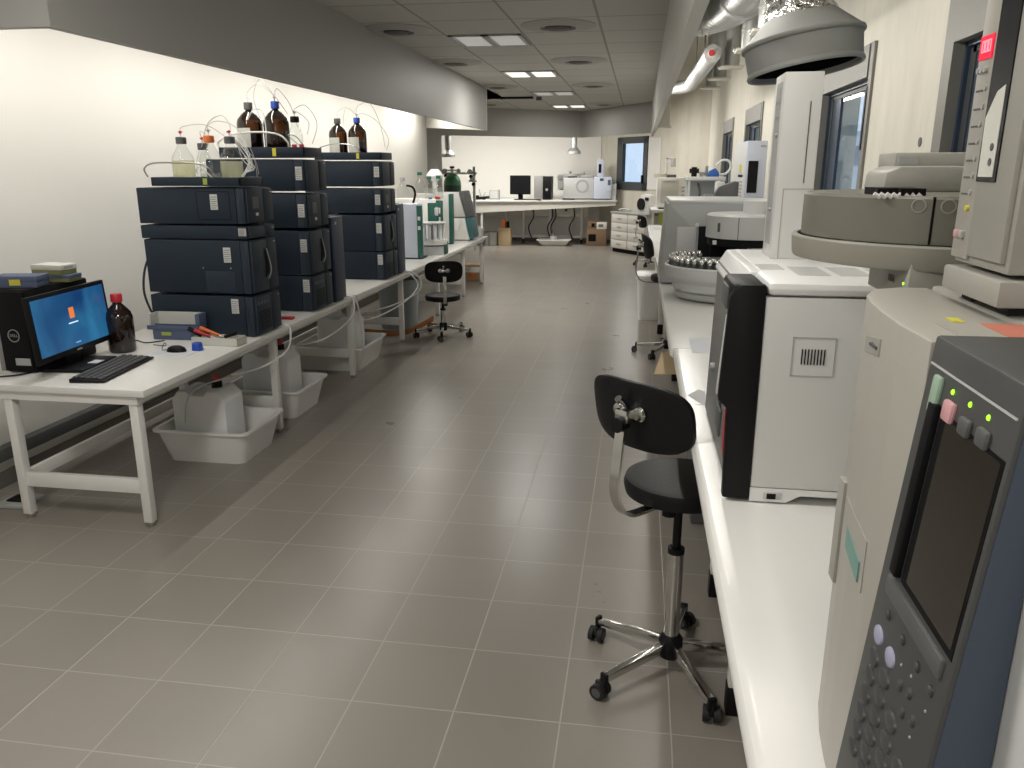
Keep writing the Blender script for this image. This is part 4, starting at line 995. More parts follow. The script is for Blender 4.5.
# slim white injector tower on it
t = thing('injector_tower', 'tall slim white tower standing on the white instrument', 'instrument', (.41, 2.3, ZT))
tx0, tx1, ty0, ty1, tz = .348, .442, 2.20, 2.34, 1.870
G().box(tx0, tx1, ty0, ty1, ZT, tz, .002).build('body', 'coolw', t)
G().box(tx0-.001, tx0+.002, ty0+.03, ty1-.03, 1.44, 1.85).build('side_strip', 'mgrey', t)
G().box(tx1-.028, tx1-.0255, ty0-.0015, ty0+.001, 1.60, 1.80).build('groove', 'dgrey', t)
g = G(); g.box(tx0+.018, tx0+.020, ty0-.001, ty0+.001, ZT, 1.585).box(tx0+.018, tx1, ty0-.001, ty0+.001, 1.584, 1.586); g.build('door_seam', 'mgrey', t)
G().box(tx0-.003, tx0, ty0+.04, ty1-.05, 1.80, 1.835).box(tx0-.003, tx0, ty0+.04, ty1-.05, 1.765, 1.785).build('side_label', 'mgrey', t)
for sz in (1.72, 1.53): G().cyl((tx0-.006, ty0+.05, sz), (tx0, ty0+.05, sz), .006, seg=10).build('screw', 'steel', t)
G().box(tx1, tx1+.05, ty0+.01, ty0+.12, ZT+.004, ZT+.03, .003).build('side_bracket', 'black', t)
G().box(tx1-.002, tx1+.035, ty0+.02, ty0+.10, ZT+.07, ZT+.13, .004).build('needle_window', 'black', t)

# ---- olive grey carousel autosampler (behind the beige instrument)
dc = (.475, 1.385)
t = thing('carousel_autosampler', 'olive grey round autosampler above the beige instrument', 'instrument', (dc[0], dc[1], RZ))
G().box(.400, .60, 1.20, 1.37, RZ, 1.452, .006).build('pedestal', 'olive2', t)
nk = G().box(.378, .62, 1.187, 1.385, 1.452, 1.512, .003).build('neck_block', 'beiged', t)
text('HSA', .015, (.3775, 1.262, 1.479), '-x', 'ink', nk)
G().cyl((.3765, 1.205, 1.479), (.379, 1.205, 1.479), .0020, seg=10).build('status_light', 'led', nk)
G().lathe([(0, 0), (.205, 0), (.217, .002), (.219, .006), (.221, .034), (.219, .037), (.213, .037), (.210, .012), (0, .01)], (dc[0], dc[1], 1.497), 72).build('tray_rim', 'olive2', t)
dr = G().lathe([(0, 0), (.207, 0), (.207, .062), (.203, .066), (0, .066)], (dc[0], dc[1], 1.535), 72).build('drum', 'olive', t)
a = math.atan2(-.198, -.062)
p = Vector((dc[0]+.2075*math.cos(a), dc[1]+.2075*math.sin(a), 0))
sx = .400; sy = dc[1]-math.sqrt(.207**2-(sx-dc[0])**2)
G().box(sx-.0015, sx+.0015, sy-.001, sy+.003, 1.536, 1.600).build('seam', 'blackm', dr)
for x in (.383, .417):
    y = dc[1]-math.sqrt(.207**2-(x-dc[0])**2); nrm = math.atan2(y-dc[1], x-dc[0])
    m = Matrix.Translation((x, y, 1.588)) @ Matrix.Rotation(nrm, 4, 'Z') @ Matrix.Rotation(PI/2, 4, 'Y')
    G().lathe([(.008, 0), (.010, .0006), (.0085, .001)], (0, 0, 0), 24, mat=m).build('finger_mark', 'olive2', dr)
G().box(.335, .365, 1.23, 1.30, 1.601, 1.611).box(.362, .395, 1.215, 1.29, 1.601, 1.611).build('vial_rack', 'blackm', t)
g = G()
for k in range(8): g.cyl((.337+k*.0075, 1.222-.001*k, 1.5985), (.328+k*.008, 1.222-.001*k, 1.6035), .003, seg=8)
g.build('vial_tops', 'ptfe', t)
g = G(); g.prism([(.393, 1.600), (.56, 1.600), (.56, 1.638), (.50, 1.642), (.42, 1.642), (.396, 1.632)], 1, 1.42, 1.54, .006); g.build('arm_base', 'beiged', t)
G().box(.43, .72, 1.50, 1.60, 1.636, 1.664, .004).build('arm', 'beiged', t)
G().box(.436, .468, 1.4985, 1.5005, 1.643, 1.657).build('arm_badge', 'mgrey', t)

# ---- beige instrument nearest the camera
t = thing('beige_gas_chromatograph', 'large beige instrument nearest the camera at the right edge', 'instrument', (.6, .8, RZ))
cor = [(.262, .742), (.259, .82), (.263, .905), (.268, .96), (.279, 1.02), (.30, 1.068), (.335, 1.088), (.372, 1.09)]
g = G(); g.prism(cor+[(.372, .742)], 2, RZ+.004, 1.490, .003); g.build('front_cover', 'beige', t)
G().box(.376, 1.0, .30, 1.09, RZ+.004, 1.493, .004).build('body', 'beige', t)
G().box(.285, .374, .20, .738, RZ+.004, 1.488, .004).build('near_panel', 'coolw', t)  # cool white stands in for bluish light on the beige body
G().box(.2665, .28, .975, 1.00, 1.12, 1.26, .002).build('side_latch', 'beiged', t)
dec = [(.2635, .965, 1.44), (.2575, .87, 1.44)]
g = G(); g.hull([(.2605, .882, 1.462), (.2605, .882, 1.443), (.2645, .95, 1.453), (.2645, .95, 1.434), (.264, .882, 1.462), (.264, .882, 1.443), (.268, .95, 1.453), (.268, .95, 1.434)]); g.build('brand_plate', 'beiged', t)
g = G(); g.box(.2590, .2635, .89, .915, 1.449, 1.452); g.build('brand_print', 'dgrey', t)
st = G().hull([(.2585, .835, 1.247), (.2585, .835, 1.185), (.2655, .955, 1.25), (.2655, .955, 1.172), (.262, .835, 1.247), (.262, .835, 1.185), (.268, .955, 1.25), (.268, .955, 1.172)]).build('inspection_sticker', 'beige', t)
g = G(); g.hull([(.2575, .85, 1.215), (.2575, .85, 1.19), (.2635, .93, 1.222), (.2635, .93, 1.195), (.262, .85, 1.215), (.262, .85, 1.19), (.267, .93, 1.222), (.267, .93, 1.195)]); g.build('teal_print', 'teal_label', st)
G().box(.295, .372, .75, .83, 1.490, 1.4912).build('notice_label', 'beige', t)
G().box(.335, .372, .765, .83, 1.4912, 1.4917).build('notice_red_bar', 'label_red', t)
G().box(.315, .326, .84, .862, 1.490, 1.4912).build('warning_sign', 'yellow', t)
# control console
SL = .082; th = math.atan(SL)
def cx_(z): return .264-(1.497-z)*SL
con = G(); con.prism([(.264, 1.497), (.226, 1.035), (.240, .985), (.285, .985), (.285, 1.40), (.40, 1.46), (.40, 1.4975)], 1, .56, .738, .003); con = con.build('control_console', 'console', t)
def kbox(y, z, wy, hz, dep, mat, name, bev=.003, rnd=False, off=0.):
    m = Matrix.Translation((cx_(z)-off, y, z)) @ Matrix.Rotation(th, 4, 'Y')
    g = G()
    if rnd: g.lathe([(0, dep), (.6, dep), (.92, dep*.6), (1, 0), (0, 0)], (0, 0, 0), 20, mat=m @ Matrix.Rotation(-PI/2, 4, 'Y') @ Matrix.Diagonal((hz/2, wy/2, 1, 1)))
    else: g.box(-dep, .001, -wy/2, wy/2, -hz/2, hz/2, bev, mat=m)
    return g.build(name, mat, con)
kbox(.626, 1.361, .122, .162, .0006, 'blackm', 'screen_bezel', 0)
kbox(.621, 1.363, .104, .152, .0012, 'lcd', 'display', 0)
g = G()
m = Matrix.Translation((cx_(1.268), .645, 1.268)) @ Matrix.Rotation(th, 4, 'Y')
g.box(-.004, .002, -.072, .066, -.010, .008, .002, mat=m); g.build('screen_ledge', 'dgrey', con)
G().box(-.006, .002, -.008, .008, -.082, .082, .002, mat=Matrix.Translation((cx_(1.363), .698, 1.363)) @ Matrix.Rotation(th, 4, 'Y')).build('bezel_side', 'blackm', con)
G().box(-.0012, .001, -.084, .084, -.0008, .0008, mat=Matrix.Translation((cx_(1.473), .648, 1.473)) @ Matrix.Rotation(th, 4, 'Y')).build('trim_line', 'lgrey', con)
kbox(.704, 1.451, .016, .034, .005, 'keyg', 'green_key', .006)
kbox(.670, 1.446, .020, .018, .005, 'keyp', 'pink_key', .007)
kbox(.635, 1.444, .019, .015, .005, 'dgrey', 'grey_key', .005)
kbox(.602, 1.446, .019, .015, .005, 'dgrey', 'grey_key', .005)
for y in (.675, .639, .605): kbox(y, 1.4615, .0042, .0048, .0015, 'led', 'status_light', rnd=True)
for y in (.695, .654, .615, .584): kbox(y, 1.2415, .010, .010, .003, 'key', 'function_key', rnd=True)
for y in (.706, .670): kbox(y, 1.213, .023, .018, .003, 'keyb', 'lilac_key', rnd=True)
for r in range(6):
    for c in range(4):
        z = 1.191-r*.0205; y = .705-c*.034
        if c == 1 and r == 0 or c == 0 or (c == 1) or (c == 2 and r >= 1) or (c == 3 and r >= 2):
            kbox(y, z, .026, .0175, .0035, 'key', 'key', rnd=True)
for y, z in ((.637, 1.208), (.617, 1.214), (.621, 1.192), (.600, 1.200)): kbox(y, z, .009, .011, .003, 'key', 'arrow_key', rnd=True)
for y, z in ((.645, 1.2225), (.622, 1.2275), (.598, 1.186), (.584, 1.222)): kbox(y, z, .003, .003, .001, 'mgrey', 'indicator_dot', rnd=True)
m = Matrix.Translation((.255, .5595, 1.24))
g = G(); g.prism([(cx_(1.49)+.004, 1.49), (cx_(1.04)+.004, 1.04), (.2835, 1.04), (.2835, 1.49)], 1, .5585, .5605); g.build('side_panel', 'conside', con)

# ---- grey detector tower with red display on top of the beige instrument
t = thing('detector_tower', 'warm grey tower with red digital display at the right edge', 'instrument', (.5, .93, 1.493))
fx = .366
G().box(fx-.009, .72, .852, 1.005, 1.503, 1.530, .003).build('base_plate', 'beiged', t)
G().box(fx, .70, .860, 1.002, 1.535, 1.98, .003).build('body', 'beiged', t)
G().box(fx+.01, .68, .87, .90, 1.4935, 1.503).box(fx+.01, .68, .96, .99, 1.4935, 1.503).build('foot', 'rubber', t)
sf = 1.05   # features sit a little farther back than the base edge
st = G().box(fx-.004, fx+.004, .958, 1.004, 1.54, 1.98, .002).build('control_strip', 'beige', t)
G().box(fx-.0055, fx-.003, .966, 1.000, 1.752, 1.776).build('red_display', 'redled', st)
def seg7(y, z, h, digits):
    g = G(); w = h*.5; th_ = h*.13
    segs = {'a': (0, 1, 1, 0), }
    on = {'0': 'abcdef', '1': 'bc', '8': 'abcdefg', '3': 'abcdg', '2': 'abged'}
    for i, ch in enumerate(digits):
        yy = y-i*w*1.5
        P = {'a': (0, w, h/2, h/2), 'g': (0, w, 0, 0), 'd': (0, w, -h/2, -h/2), 'f': (0, 0, 0, h/2), 'b': (w, w, 0, h/2), 'e': (0, 0, -h/2, 0), 'c': (w, w, -h/2, 0)}
        for s_ in on[ch]:
            u0, u1, v0, v1 = P[s_]
            g.box(fx-.0062, fx-.005, yy-u1-th_/2, yy-u0+th_/2, z+v0-th_/2, z+v1+th_/2)
    return g
seg7(.993, 1.765, .011, '000').build('digits', 'redseg', st)
for y in (.994, .985, .976): G().cyl((fx-.0075, y, 1.741), (fx-.003, y, 1.741), .0033, seg=10).build('push_button', 'mgrey', st)
for k, z in enumerate((1.722, 1.703, 1.685, 1.667, 1.649, 1.631, 1.613)):
    G().cyl((fx-.0058, .972, z), (fx-.003, .972, z), .0032, seg=10).build('trim_knob', 'mgrey', st)
    G().box(fx-.0048, fx-.0035, .978, .996, z-.003, z-.001).build('scale_mark', 'dgrey', st)
G().cyl((fx-.007, .972, 1.596), (fx-.003, .972, 1.596), .003, seg=10).build('yellow_lamp', 'yellow', st)
G().box(fx-.0085, fx-.003, .984, .993, 1.563, 1.571, .001).build('red_button', 'keyp', st)
G().box(fx-.0085, fx-.003, .970, .979, 1.563, 1.571, .001).build('grey_button', 'mgrey', st)
dn = G().box(fx-.006, fx+.002, .868, .955, 1.545, 1.98, .003).build('door', 'beiged', t)
G().box(fx-.0075, fx-.004, .905, .953, 1.625, 1.975).build('window', 'screenblk', dn)
g = G(); g.prism([(.912, 1.63), (.948, 1.63), (.950, 1.69), (.93, 1.715), (.912, 1.72)], 0, fx-.0082, fx-.0074); g.build('wrapped_column', 'whitecard', dn)
for z in (1.645, 1.66): G().cyl((fx-.009, .922, z), (fx-.007, .922, z), .004, seg=10).build('fitting', 'dgrey', dn)

# ---- extraction hood over the white tower
t = thing('extraction_hood', 'large grey round extraction hood with foil duct above the white tower', 'extraction hood', (.50, 2.85, 1.97))
m = Matrix.Translation((.515, 2.88, 1.944)) @ Matrix.Rotation(-.16, 4, 'Y') @ Matrix.Rotation(-.07, 4, 'X')
hd = G().lathe([(.168, .012), (.172, -.002), (.180, -.004), (.183, .002), (.181, .010), (.178, .014), (.183, .082), (.190, .086), (.192, .092), (.190, .098), (.184, .101), (.115, .165), (.098, .185), (.094, .185), (.112, .162), (.178, .096), (.168, .012)], (0, 0, 0), 64, mat=m).build('hood_shell', 'hood', t)
g = G()
g.lathe([(.100, .17), (.105, .20), (.098, .22), (.108, .25), (.097, .28), (.107, .31), (.098, .35), (.105, .40), (.098, .45), (.104, .50), (.1, .56)], (0, 0, 0), 40, mat=m); g.build('foil_duct', 'foil', t)
G().lathe([(.166, .014), (.174, .09), (.109, .16), (.02, .17), (0, .17)], (0, 0, 0), 48, mat=m).build('hood_interior', 'blackm', t)
G().lathe([(.112, .155), (.118, .16), (.112, .178), (.100, .19)], (0, 0, 0), 40, mat=m).build('foil_tape', 'foil', t)

# ---- row of capped duct stubs along the right wall
t = thing('spiral_duct', 'wide galvanised spiral duct running above the right bench', 'duct', (.7, 5., 2.7))
G().tube([(.95, 2.6, 2.86), (.82, 3.8, 2.80), (.67, 5.0, 2.74), (.60, 5.7, 2.72)], .16, 32).build('run', 'galv', t)
G().cyl((.605, 5.62, 2.72), (.60, 5.70, 2.72), .172, seg=36).build('joint_ring', 'galv2', t)
G().cyl((.74, 4.45, 2.765), (.73, 4.53, 2.76), .172, seg=36).build('joint_ring', 'galv2', t)
for k in range(6): G().cyl((.44-k*.045, 6.22+k*.012, 2.70), (.425-k*.045, 6.224+k*.012, 2.70), .162, seg=36).build('rib', 'galv2', t)
G().tube([(.60, 5.7, 2.72), (.54, 6.05, 2.71), (.38, 6.25, 2.70), (.20, 6.3, 2.70)], .155, 32).build('elbow', 'galv', t)
t = thing('straight_duct', 'smooth galvanised duct with red tag running toward the far end', 'duct', (.5, 8, 2.45))
G().tube([(.50, 6.6, 2.47), (.49, 7.2, 2.46), (.47, 8.2, 2.45), (.465, 8.6, 2.45)], .065, 28).build('run', 'galv2', t)
G().tube([(.465, 8.55, 2.45), (.455, 8.85, 2.45), (.36, 9.05, 2.45), (.19, 9.1, 2.45)], .065, 28).build('elbow', 'galv2', t)
G().cyl((.49, 6.57, 2.47), (.49, 6.59, 2.47), .022, seg=18).build('red_tag', 'red', t)
G().cyl((.50, 6.585, 2.47), (.50, 6.61, 2.47), .035, seg=18).build('end_cap', 'cream', t)
for y in (7.2, 8.3): G().cyl((.48, y, 2.5), (.48, y, 3.1), .006, seg=8).build('hanger', 'steel', t)
for k, (x, y) in enumerate(((.70, 4.60), (.70, 5.2), (.70, 6.0), (.68, 6.95), (.665, 7.8), (.66, 8.7))):
    lab = ['duct stub with cream flange nearest beside the grey hood', 'second duct stub with cream flange from the hood', 'third duct stub with cream flange from the hood', 'fourth duct stub with cream flange from the hood', 'fifth duct stub with cream flange, small in the distance', 'farthest duct stub with cream flange'][k]
    t = thing('duct_stub', lab, 'duct', (x, y, 2.4), 0, 'capped duct stubs above the right bench')
    G().cyl((x, y, 2.415), (x, y, 2.56), .058, seg=28).build('collar', 'galv2', t)
    G().cyl((x, y, 2.53), (x, y, 2.545), .063, seg=28).build('bead', 'galv2', t)
    G().cyl((x, y, 2.56), (x, y, 3.1), .055, seg=24).build('riser', 'galv2', t)
    G().box(x-.095, x+.09, y-.09, y+.09, 2.398, 2.415, .003).box(x-.11, x-.085, y-.03, y+.03, 2.403, 2.418, .002).build('flange', 'cream', t)
t = thing('hanging_duct', 'thick white duct dropping beside the far end of the right fascia', 'duct', (.3, 13, 2.3))
G().cyl((.30, 13.2, 2.25), (.30, 13.2, 3.1), .11, seg=24).build('pipe', 'cream', t)
G().cyl((.30, 13.2, 2.23), (.30, 13.2, 2.26), .14, seg=24).build('flange', 'cream', t)

# ---- stools
def stool(label, cx, cy, face, zs, base0, grp=None):
    t = thing('lab_stool', label, 'stool', (cx, cy, 0), face, grp)
    G().lathe([(0, zs-.06), (.15, zs-.06), (.172, zs-.052), (.178, zs-.024), (.172, zs-.004), (.15, zs), (0, zs-.006)], (0, 0, 0), 40).build('seat', 'leather', t, local=True)
    G().box(-.07, .07, -.05, .05, zs-.074, zs-.06, .004).build('seat_plate', 'black', t, local=True)
    G().cyl((-.075, -.02, zs-.105), (-.075, -.02, zs-.06), .022, seg=16).build('adjuster_knob', 'black', t, local=True)
    # backrest
    g = G(); bm = g.bm; nz, nu = 19, 17; hh, ww = .105, .182; fr = []; bk = []
    zc = zs+.252
    for i in range(nz):
        tt = math.sin(PI/2*(-1+2*i/(nz-1)))*.997; wv = ww*(1-abs(tt)**3.4)**(1/3.4); r1 = []; r2 = []
        for j in range(nu):
            u = -1+2*j/(nu-1); y = u*wv; x = -.245+.045*(y/ww)**2-.02*tt
            z = zc+tt*hh
            th_ = .012*(1-.35*max(abs(tt), abs(u))**8)
            r1.append(bm.verts.new((x+th_, y, z))); r2.append(bm.verts.new((x-th_, y, z)))
        fr.append(r1); bk.append(r2)
    for i in range(nz-1):
        for j in range(nu-1):
            bm.faces.new((fr[i][j], fr[i][j+1], fr[i+1][j+1], fr[i+1][j])); bm.faces.new((bk[i][j], bk[i+1][j], bk[i+1][j+1], bk[i][j+1]))
    for i in range(nz-1):
        for j in (0, nu-1): bm.faces.new((fr[i][j], fr[i+1][j], bk[i+1][j], bk[i][j]))
    for j in range(nu-1):
        for i in (0, nz-1): bm.faces.new((fr[i][j], fr[i][j+1], bk[i][j+1], bk[i][j]))
    b = g.build('backrest', 'leather', t, local=True, ang=50)
    G().strip([(-.02, 0, zs-.062), (-.16, 0, zs-.066), (-.262, 0, zs-.05), (-.312, 0, zs+.03), (-.305, 0, zs+.14), (-.292, 0, zs+.24), (-.288, 0, zs+.27)], (0, 1, 0), .032, .009).build('back_bar', 'chrome', t, local=True)
    br = G().box(-.300, -.252, -.022, .022, zs+.24, zs+.278, .004).build('bracket', 'chrome', t, local=True)
    for s_ in (-.036, .036): G().lathe([(0, .008), (.019, .006), (.023, 0), (0, 0)], (0, 0, 0), 24, mat=Matrix.Translation((-.262, s_, zs+.265)) @ Matrix.Rotation(-PI/2, 4, 'Y')).build('mounting_disc', 'chrome', t, local=True)
    G().cyl((-.262, .01, zs+.27), (-.30, .01, zs+.31), .011, seg=14).build('pin', 'chrome', t, local=True)
    G().cyl((-.315, 0, zs+.235), (-.275, 0, zs+.235), .022, .018, 18).build('clamp_knob', 'black', t, local=True)
    G().tube([(0.02, .02, zs-.06), (.08, .1, zs-.08), (.12, .16, zs-.075)], .006, 8).build('lever', 'black', t, local=True)
    # column
    ztop = zs-.062; mid = .115+(zs-.18)*.62
    G().cyl((0, 0, mid), (0, 0, ztop), .014, seg=20).build('gas_rod', 'black', t, local=True)
    G().cyl((0, 0, .10), (0, 0, mid), .0255, seg=28).build('column', 'chrome', t, local=True)
    G().cyl((0, 0, mid-.004), (0, 0, mid+.014), .027, seg=24).build('collar', 'black', t, local=True)
    G().lathe([(0, .055), (.036, .055), (.040, .07), (.040, .12), (.030, .135), (0, .135)], (0, 0, 0), 28).build('hub', 'black', t, local=True)
    for k in range(5):
        a = math.radians(base0+72*k)-face; R = Matrix.Rotation(a, 4, 'Z')
        g = G(); g.prism([(.036, .078), (.282, .062), (.282, .084), (.036, .115)], 1, -.0125, .0125, .003); bmesh.ops.transform(g.bm, matrix=R, verts=g.bm.verts[:])
        lg = g.build('leg', 'chrome', t, local=True)
        g = G(); g.box(.278, .292, -.014, .014, .045, .09, .003); bmesh.ops.transform(g.bm, matrix=R, verts=g.bm.verts[:]); g.build('end_cap', 'black', lg, local=True)
        ca = a*2.3+k
        m = R @ Matrix.Translation((.285, 0, 0)) @ Matrix.Rotation(ca, 4, 'Z')
        g = G(); g.cyl((0, 0, .045), (0, 0, .066), .008, seg=12)
        for s_ in (-1, 1): g.cyl((.014, s_*.008, .026), (.014, s_*.025, .026), .026, seg=24)
        g.cyl((.014, -.008, .026), (.014, .008, .026), .01, seg=12)
        g.box(-.004, .032, -.006, .006, .03, .056, .003)
        bmesh.ops.transform(g.bm, matrix=m, verts=g.bm.verts[:]); c_ = g.build('caster', 'rubber', t, local=True)
        g = G()
        for s_ in (-1, 1): g.cyl((.014, s_*.0252, .026), (.014, s_*.0262, .026), .016, seg=20)
        bmesh.ops.transform(g.bm, matrix=m, verts=g.bm.verts[:]); g.build('hubcap', 'dgrey', c_, local=True)
    return t
stool('black lab stool nearest the camera with chrome base, against the right bench', .163, 2.39, math.radians(50), .70, -138)
stool('black lab stool low beside the left bench, seen from behind', -1.90, 7.64, math.radians(108), .42, -80)
stool('black lab stool half hidden behind the middle of the right bench', .30, 7.15, math.radians(8), .72, 170)
stool('black stool in the far distance beside the drawer cabinet', .25, 13.9, math.radians(20), .50, 175)

# ---- pedal bin
t = thing('waste_bin', 'white waste bin with liner beside the far part of the right bench', 'bin', (.16, 8.9, 0))
g = G(); bm = g.bm
def rr(cx, cy, w, d, z, r=.04):
    out = []
    for sx_, sy_, a0 in ((1, 1, 0), (-1, 1, PI/2), (-1, -1, PI), (1, -1, 1.5*PI)):
        for k in range(5):
            q = a0+k*PI/8; out.append(bm.verts.new((cx+sx_*(w-r)+r*math.cos(q), cy+sy_*(d-r)+r*math.sin(q), z)))
    return out
rs = [rr(.15, 8.95, .115, .16, 0), rr(.15, 8.95, .145, .20, .46), rr(.15, 8.95, .155, .21, .46), rr(.15, 8.95, .155, .21, .495), rr(.15, 8.95, .13, .18, .51)]
bm.faces.new(rs[0][::-1])
for A, Bq in zip(rs, rs[1:]):
    for k in range(len(A)): bm.faces.new((A[k], A[(k+1) % len(A)], Bq[(k+1) % len(A)], Bq[k]))
bm.faces.new(rs[-1]); g.build('body', 'binw', t)

# ---- vial carousel unit in the middle of the right bench
t = thing('vial_sampler', 'grey analyser with round vial carousel in the middle of the right bench', 'instrument', (.5, 5.2, RZ))
c = (.505, 4.76, RZ)
G().lathe([(0, .008), (.27, .008), (.285, .02), (.29, .045), (.28, .05), (0, .05)], c, 56).build('carousel_base', 'mgrey', t)
G().lathe([(.275, .048), (.292, .06), (.300, .10), (.338, .130), (.345, .145), (.345, .192), (.338, .20), (.330, .196), (.328, .165), (0, .165)], c, 64).build('carousel_bowl', 'lgrey', t)
bd = G(); bd.prism([(.150, RZ+.01), (.70, RZ+.01), (.70, 1.425), (.19, 1.425), (.178, 1.41)], 1, 5.27, 6.0, .006); bd.build('body', 'mgrey', t)
G().box(.185, .70, 5.268, 5.99, 1.415, 1.437, .006).build('top_rim', 'lgrey', t)
G().box(.245, .365, 5.262, 5.272, 1.0, 1.27, .002).build('front_hatch', 'lgrey', t)
G().cyl((.368, 5.255, 1.283), (.368, 5.27, 1.283), .012, seg=16).build('hatch_knob', 'white', t)
G().box(.38, .70, 5.255, 5.272, 1.0, 1.275, .002).build('dark_recess', 'blackm', t)
c2 = (.665, 5.0, 0)
dr = G().lathe([(0, 1.235), (.262, 1.235), (.262, 1.362), (.25, 1.372), (0, 1.375)], c2, 56).build('drum', 'lgrey', t)
G().lathe([(0, 1.19), (.250, 1.19), (.252, 1.235), (0, 1.235)], c2, 48).build('drum_underside', 'blackm', t)
sx = .565; sy = 5.0-math.sqrt(.262**2-(sx-.665)**2)
G().box(sx-.002, sx+.002, sy-.001, sy+.004, 1.236, 1.36).build('seam', 'dgrey', dr)
G().box(.455, .483, 4.826, 4.838, 1.275, 1.325).build('badge', 'dgrey', dr)
G().cyl((.70, 5.02, 1.372), (.70, 5.02, 1.445), .085, seg=32).build('drive_cover', 'coolw', t)
G().box(.435, .52, 4.86, 4.866, 1.198, 1.222, .001).build('name_plate', 'sticker', t)
G().prism([(.60, 1.10), (.70, 1.10), (.70, 1.19), (.65, 1.19)], 1, 4.75, 4.90, .004).build('gripper', 'mgrey', t)
G().tube([(.66, 4.8, 1.19), (.70, 4.78, 1.22), (.72, 4.76, 1.27)], .008, 8).build('gripper_hose', 'lgrey', t)
G().box(.45, .75, 5.15, 5.27, 1.0, 1.235, .004).build('neck', 'blackm', t)
vial = thing('sample_vial', 'silver capped glass vial standing in the round vial carousel', 'vial', (0, 0, RZ+.165), 0, 'vials in the round carousel')
G().cyl((0, 0, .001), (0, 0, .055), .0155, seg=12).build('glass', 'dgrey', vial, local=True)
G().lathe([(.0165, .055), (.0175, .058), (.0175, .078), (.012, .086), (0, .087)], (0, 0, 0), 12).build('cap', 'chrome', vial, local=True)
first = True
for ring, (r, n) in enumerate(((.304, 42), (.250, 34))):
    for k in range(n):
        a = 2*PI*(k+.5*ring)/n
        x, y = c[0]+r*math.cos(a), c[1]+r*math.sin(a)
        if x > .68 or y > 4.98: continue
        if first: vial.location = (x, y, RZ+.165); first = False
        else: dup(vial, (x, y, RZ+.165))

# ---- units beyond it
t = thing('tall_white_analyser', 'tall blue white cabinet with black slot window by the right wall', 'instrument', (.95, 7.5, RZ))
G().box(.865, 1.03, 7.1, 8.0, RZ+.01, 1.85, .006).build('body', 'bluegrey', t)
G().box(.862, .868, 7.14, 7.96, RZ+.03, 1.83, .002).build('side_door', 'coolw', t)
G().box(.885, .965, 7.094, 7.102, 1.43, 1.69).build('window', 'screenblk', t)
G().box(.975, 1.02, 7.096, 7.102, 1.80, 1.815).build('name_print', 'mgrey', t)
G().box(.858, .864, 7.35, 7.5, 1.60, 1.66).build('warning_label', 'yellow', t)
g = G()
for k in range(6): g.box(.858, .864, 7.25, 7.55, 1.36+k*.03, 1.373+k*.03)
g.build('key_block', 'mgrey', t)
G().box(.858, .864, 7.25, 7.55, 1.555, 1.575).build('display', 'blackm', t)
G().box(.88, 1.02, 7.15, 7.9, RZ, RZ+.012).build('foot', 'rubber', t)
t = thing('white_side_unit', 'low white unit between the tall analyser and the slim tower', 'instrument', (1.0, 6.4, RZ)); G().box(.80, 1.12, 6.2, 6.75, RZ, 1.40, .02).build('body', 'coolw', t); G().box(.82, 1.1, 6.196, 6.2, 1.3, 1.36).build('panel', 'lgrey', t)
t = thing('grey_swivel_screen', 'dark grey rounded screen back behind the vial sampler', 'screen', (.73, 6.8, RZ))
G().prism([(.60, RZ+.08), (.78, RZ+.08), (.78, 1.525), (.75, 1.53), (.63, 1.49), (.60, 1.44)], 1, 6.75, 6.86, .01).build('shell', 'dgrey', t)
G().box(.70, .76, 6.78, 6.84, RZ, RZ+.085).box(.66, .80, 6.7, 6.95, RZ, RZ+.015, .004).build('stand', 'dgrey', t)
t = thing('white_equipment_frame', 'open white frame rack with valves on top beyond the vial sampler', 'rack', (.65, 9.2, RZ))
G().box(.50, .90, 9.0, 9.6, 1.50, 1.54, .006).build('top_plate', 'coolw', t)
for x in (.52, .88):
    for y in (9.03, 9.57): G().box(x-.012, x+.012, y-.015, y+.015, RZ, 1.50).build('leg', 'coolw', t)
G().box(.53, .87, 9.56, 9.58, RZ+.03, 1.50).build('back_panel', 'mgrey', t)
G().tube([(.62, 9.1, 1.47), (.64, 9.05, 1.35), (.60, 9.1, 1.2), (.66, 9.1, 1.05)], .012, 8).build('hose', 'dgrey', t)
G().box(.70, .88, 9.1, 9.35, 1.15, 1.17).box(.70, .88, 9.1, 9.35, 1.33, 1.35).build('shelf', 'mgrey', t)
t = thing('valve_block', 'black valve with steel fittings on the white frame rack', 'valve', (.58, 9.1, 1.53))
G().cyl((.57, 9.1, 1.53), (.57, 9.1, 1.64), .03, seg=16).cyl((.52, 9.1, 1.60), (.62, 9.1, 1.60), .025, seg=14).build('body', 'black', t)
G().cyl((.65, 9.1, 1.53), (.65, 9.1, 1.59), .02, seg=14).cyl((.62, 9.1, 1.575), (.72, 9.1, 1.575), .012, seg=12).cyl((.70, 9.1, 1.53), (.70, 9.1, 1.65), .018, seg=12).build('fittings', 'steel', t)
t = thing('blue_pump', 'bright blue pump head on the white frame rack', 'pump', (.76, 9.1, 1.53))
G().prism([(.70, 1.53), (.83, 1.53), (.83, 1.58), (.79, 1.63), (.73, 1.60)], 1, 9.03, 9.15, .006).build('body', 'bluevalve', t)
G().tube([(.82, 9.09, 1.56), (.90, 9.09, 1.57), (.95, 9.09, 1.63), (.93, 9.09, 1.70), (.86, 9.09, 1.71), (.80, 9.09, 1.66)], .013, 10).build('white_hose', 'ptfe', t)
t = thing('white_cowl', 'white sloping cover between blue pump head and grey screen', 'cover', (.85, 8.5, RZ)); G().prism([(.76, RZ), (.90, RZ), (.90, 1.40), (.82, 1.50), (.76, 1.50)], 1, 8.4, 8.7, .02).build('body', 'coolw', t)

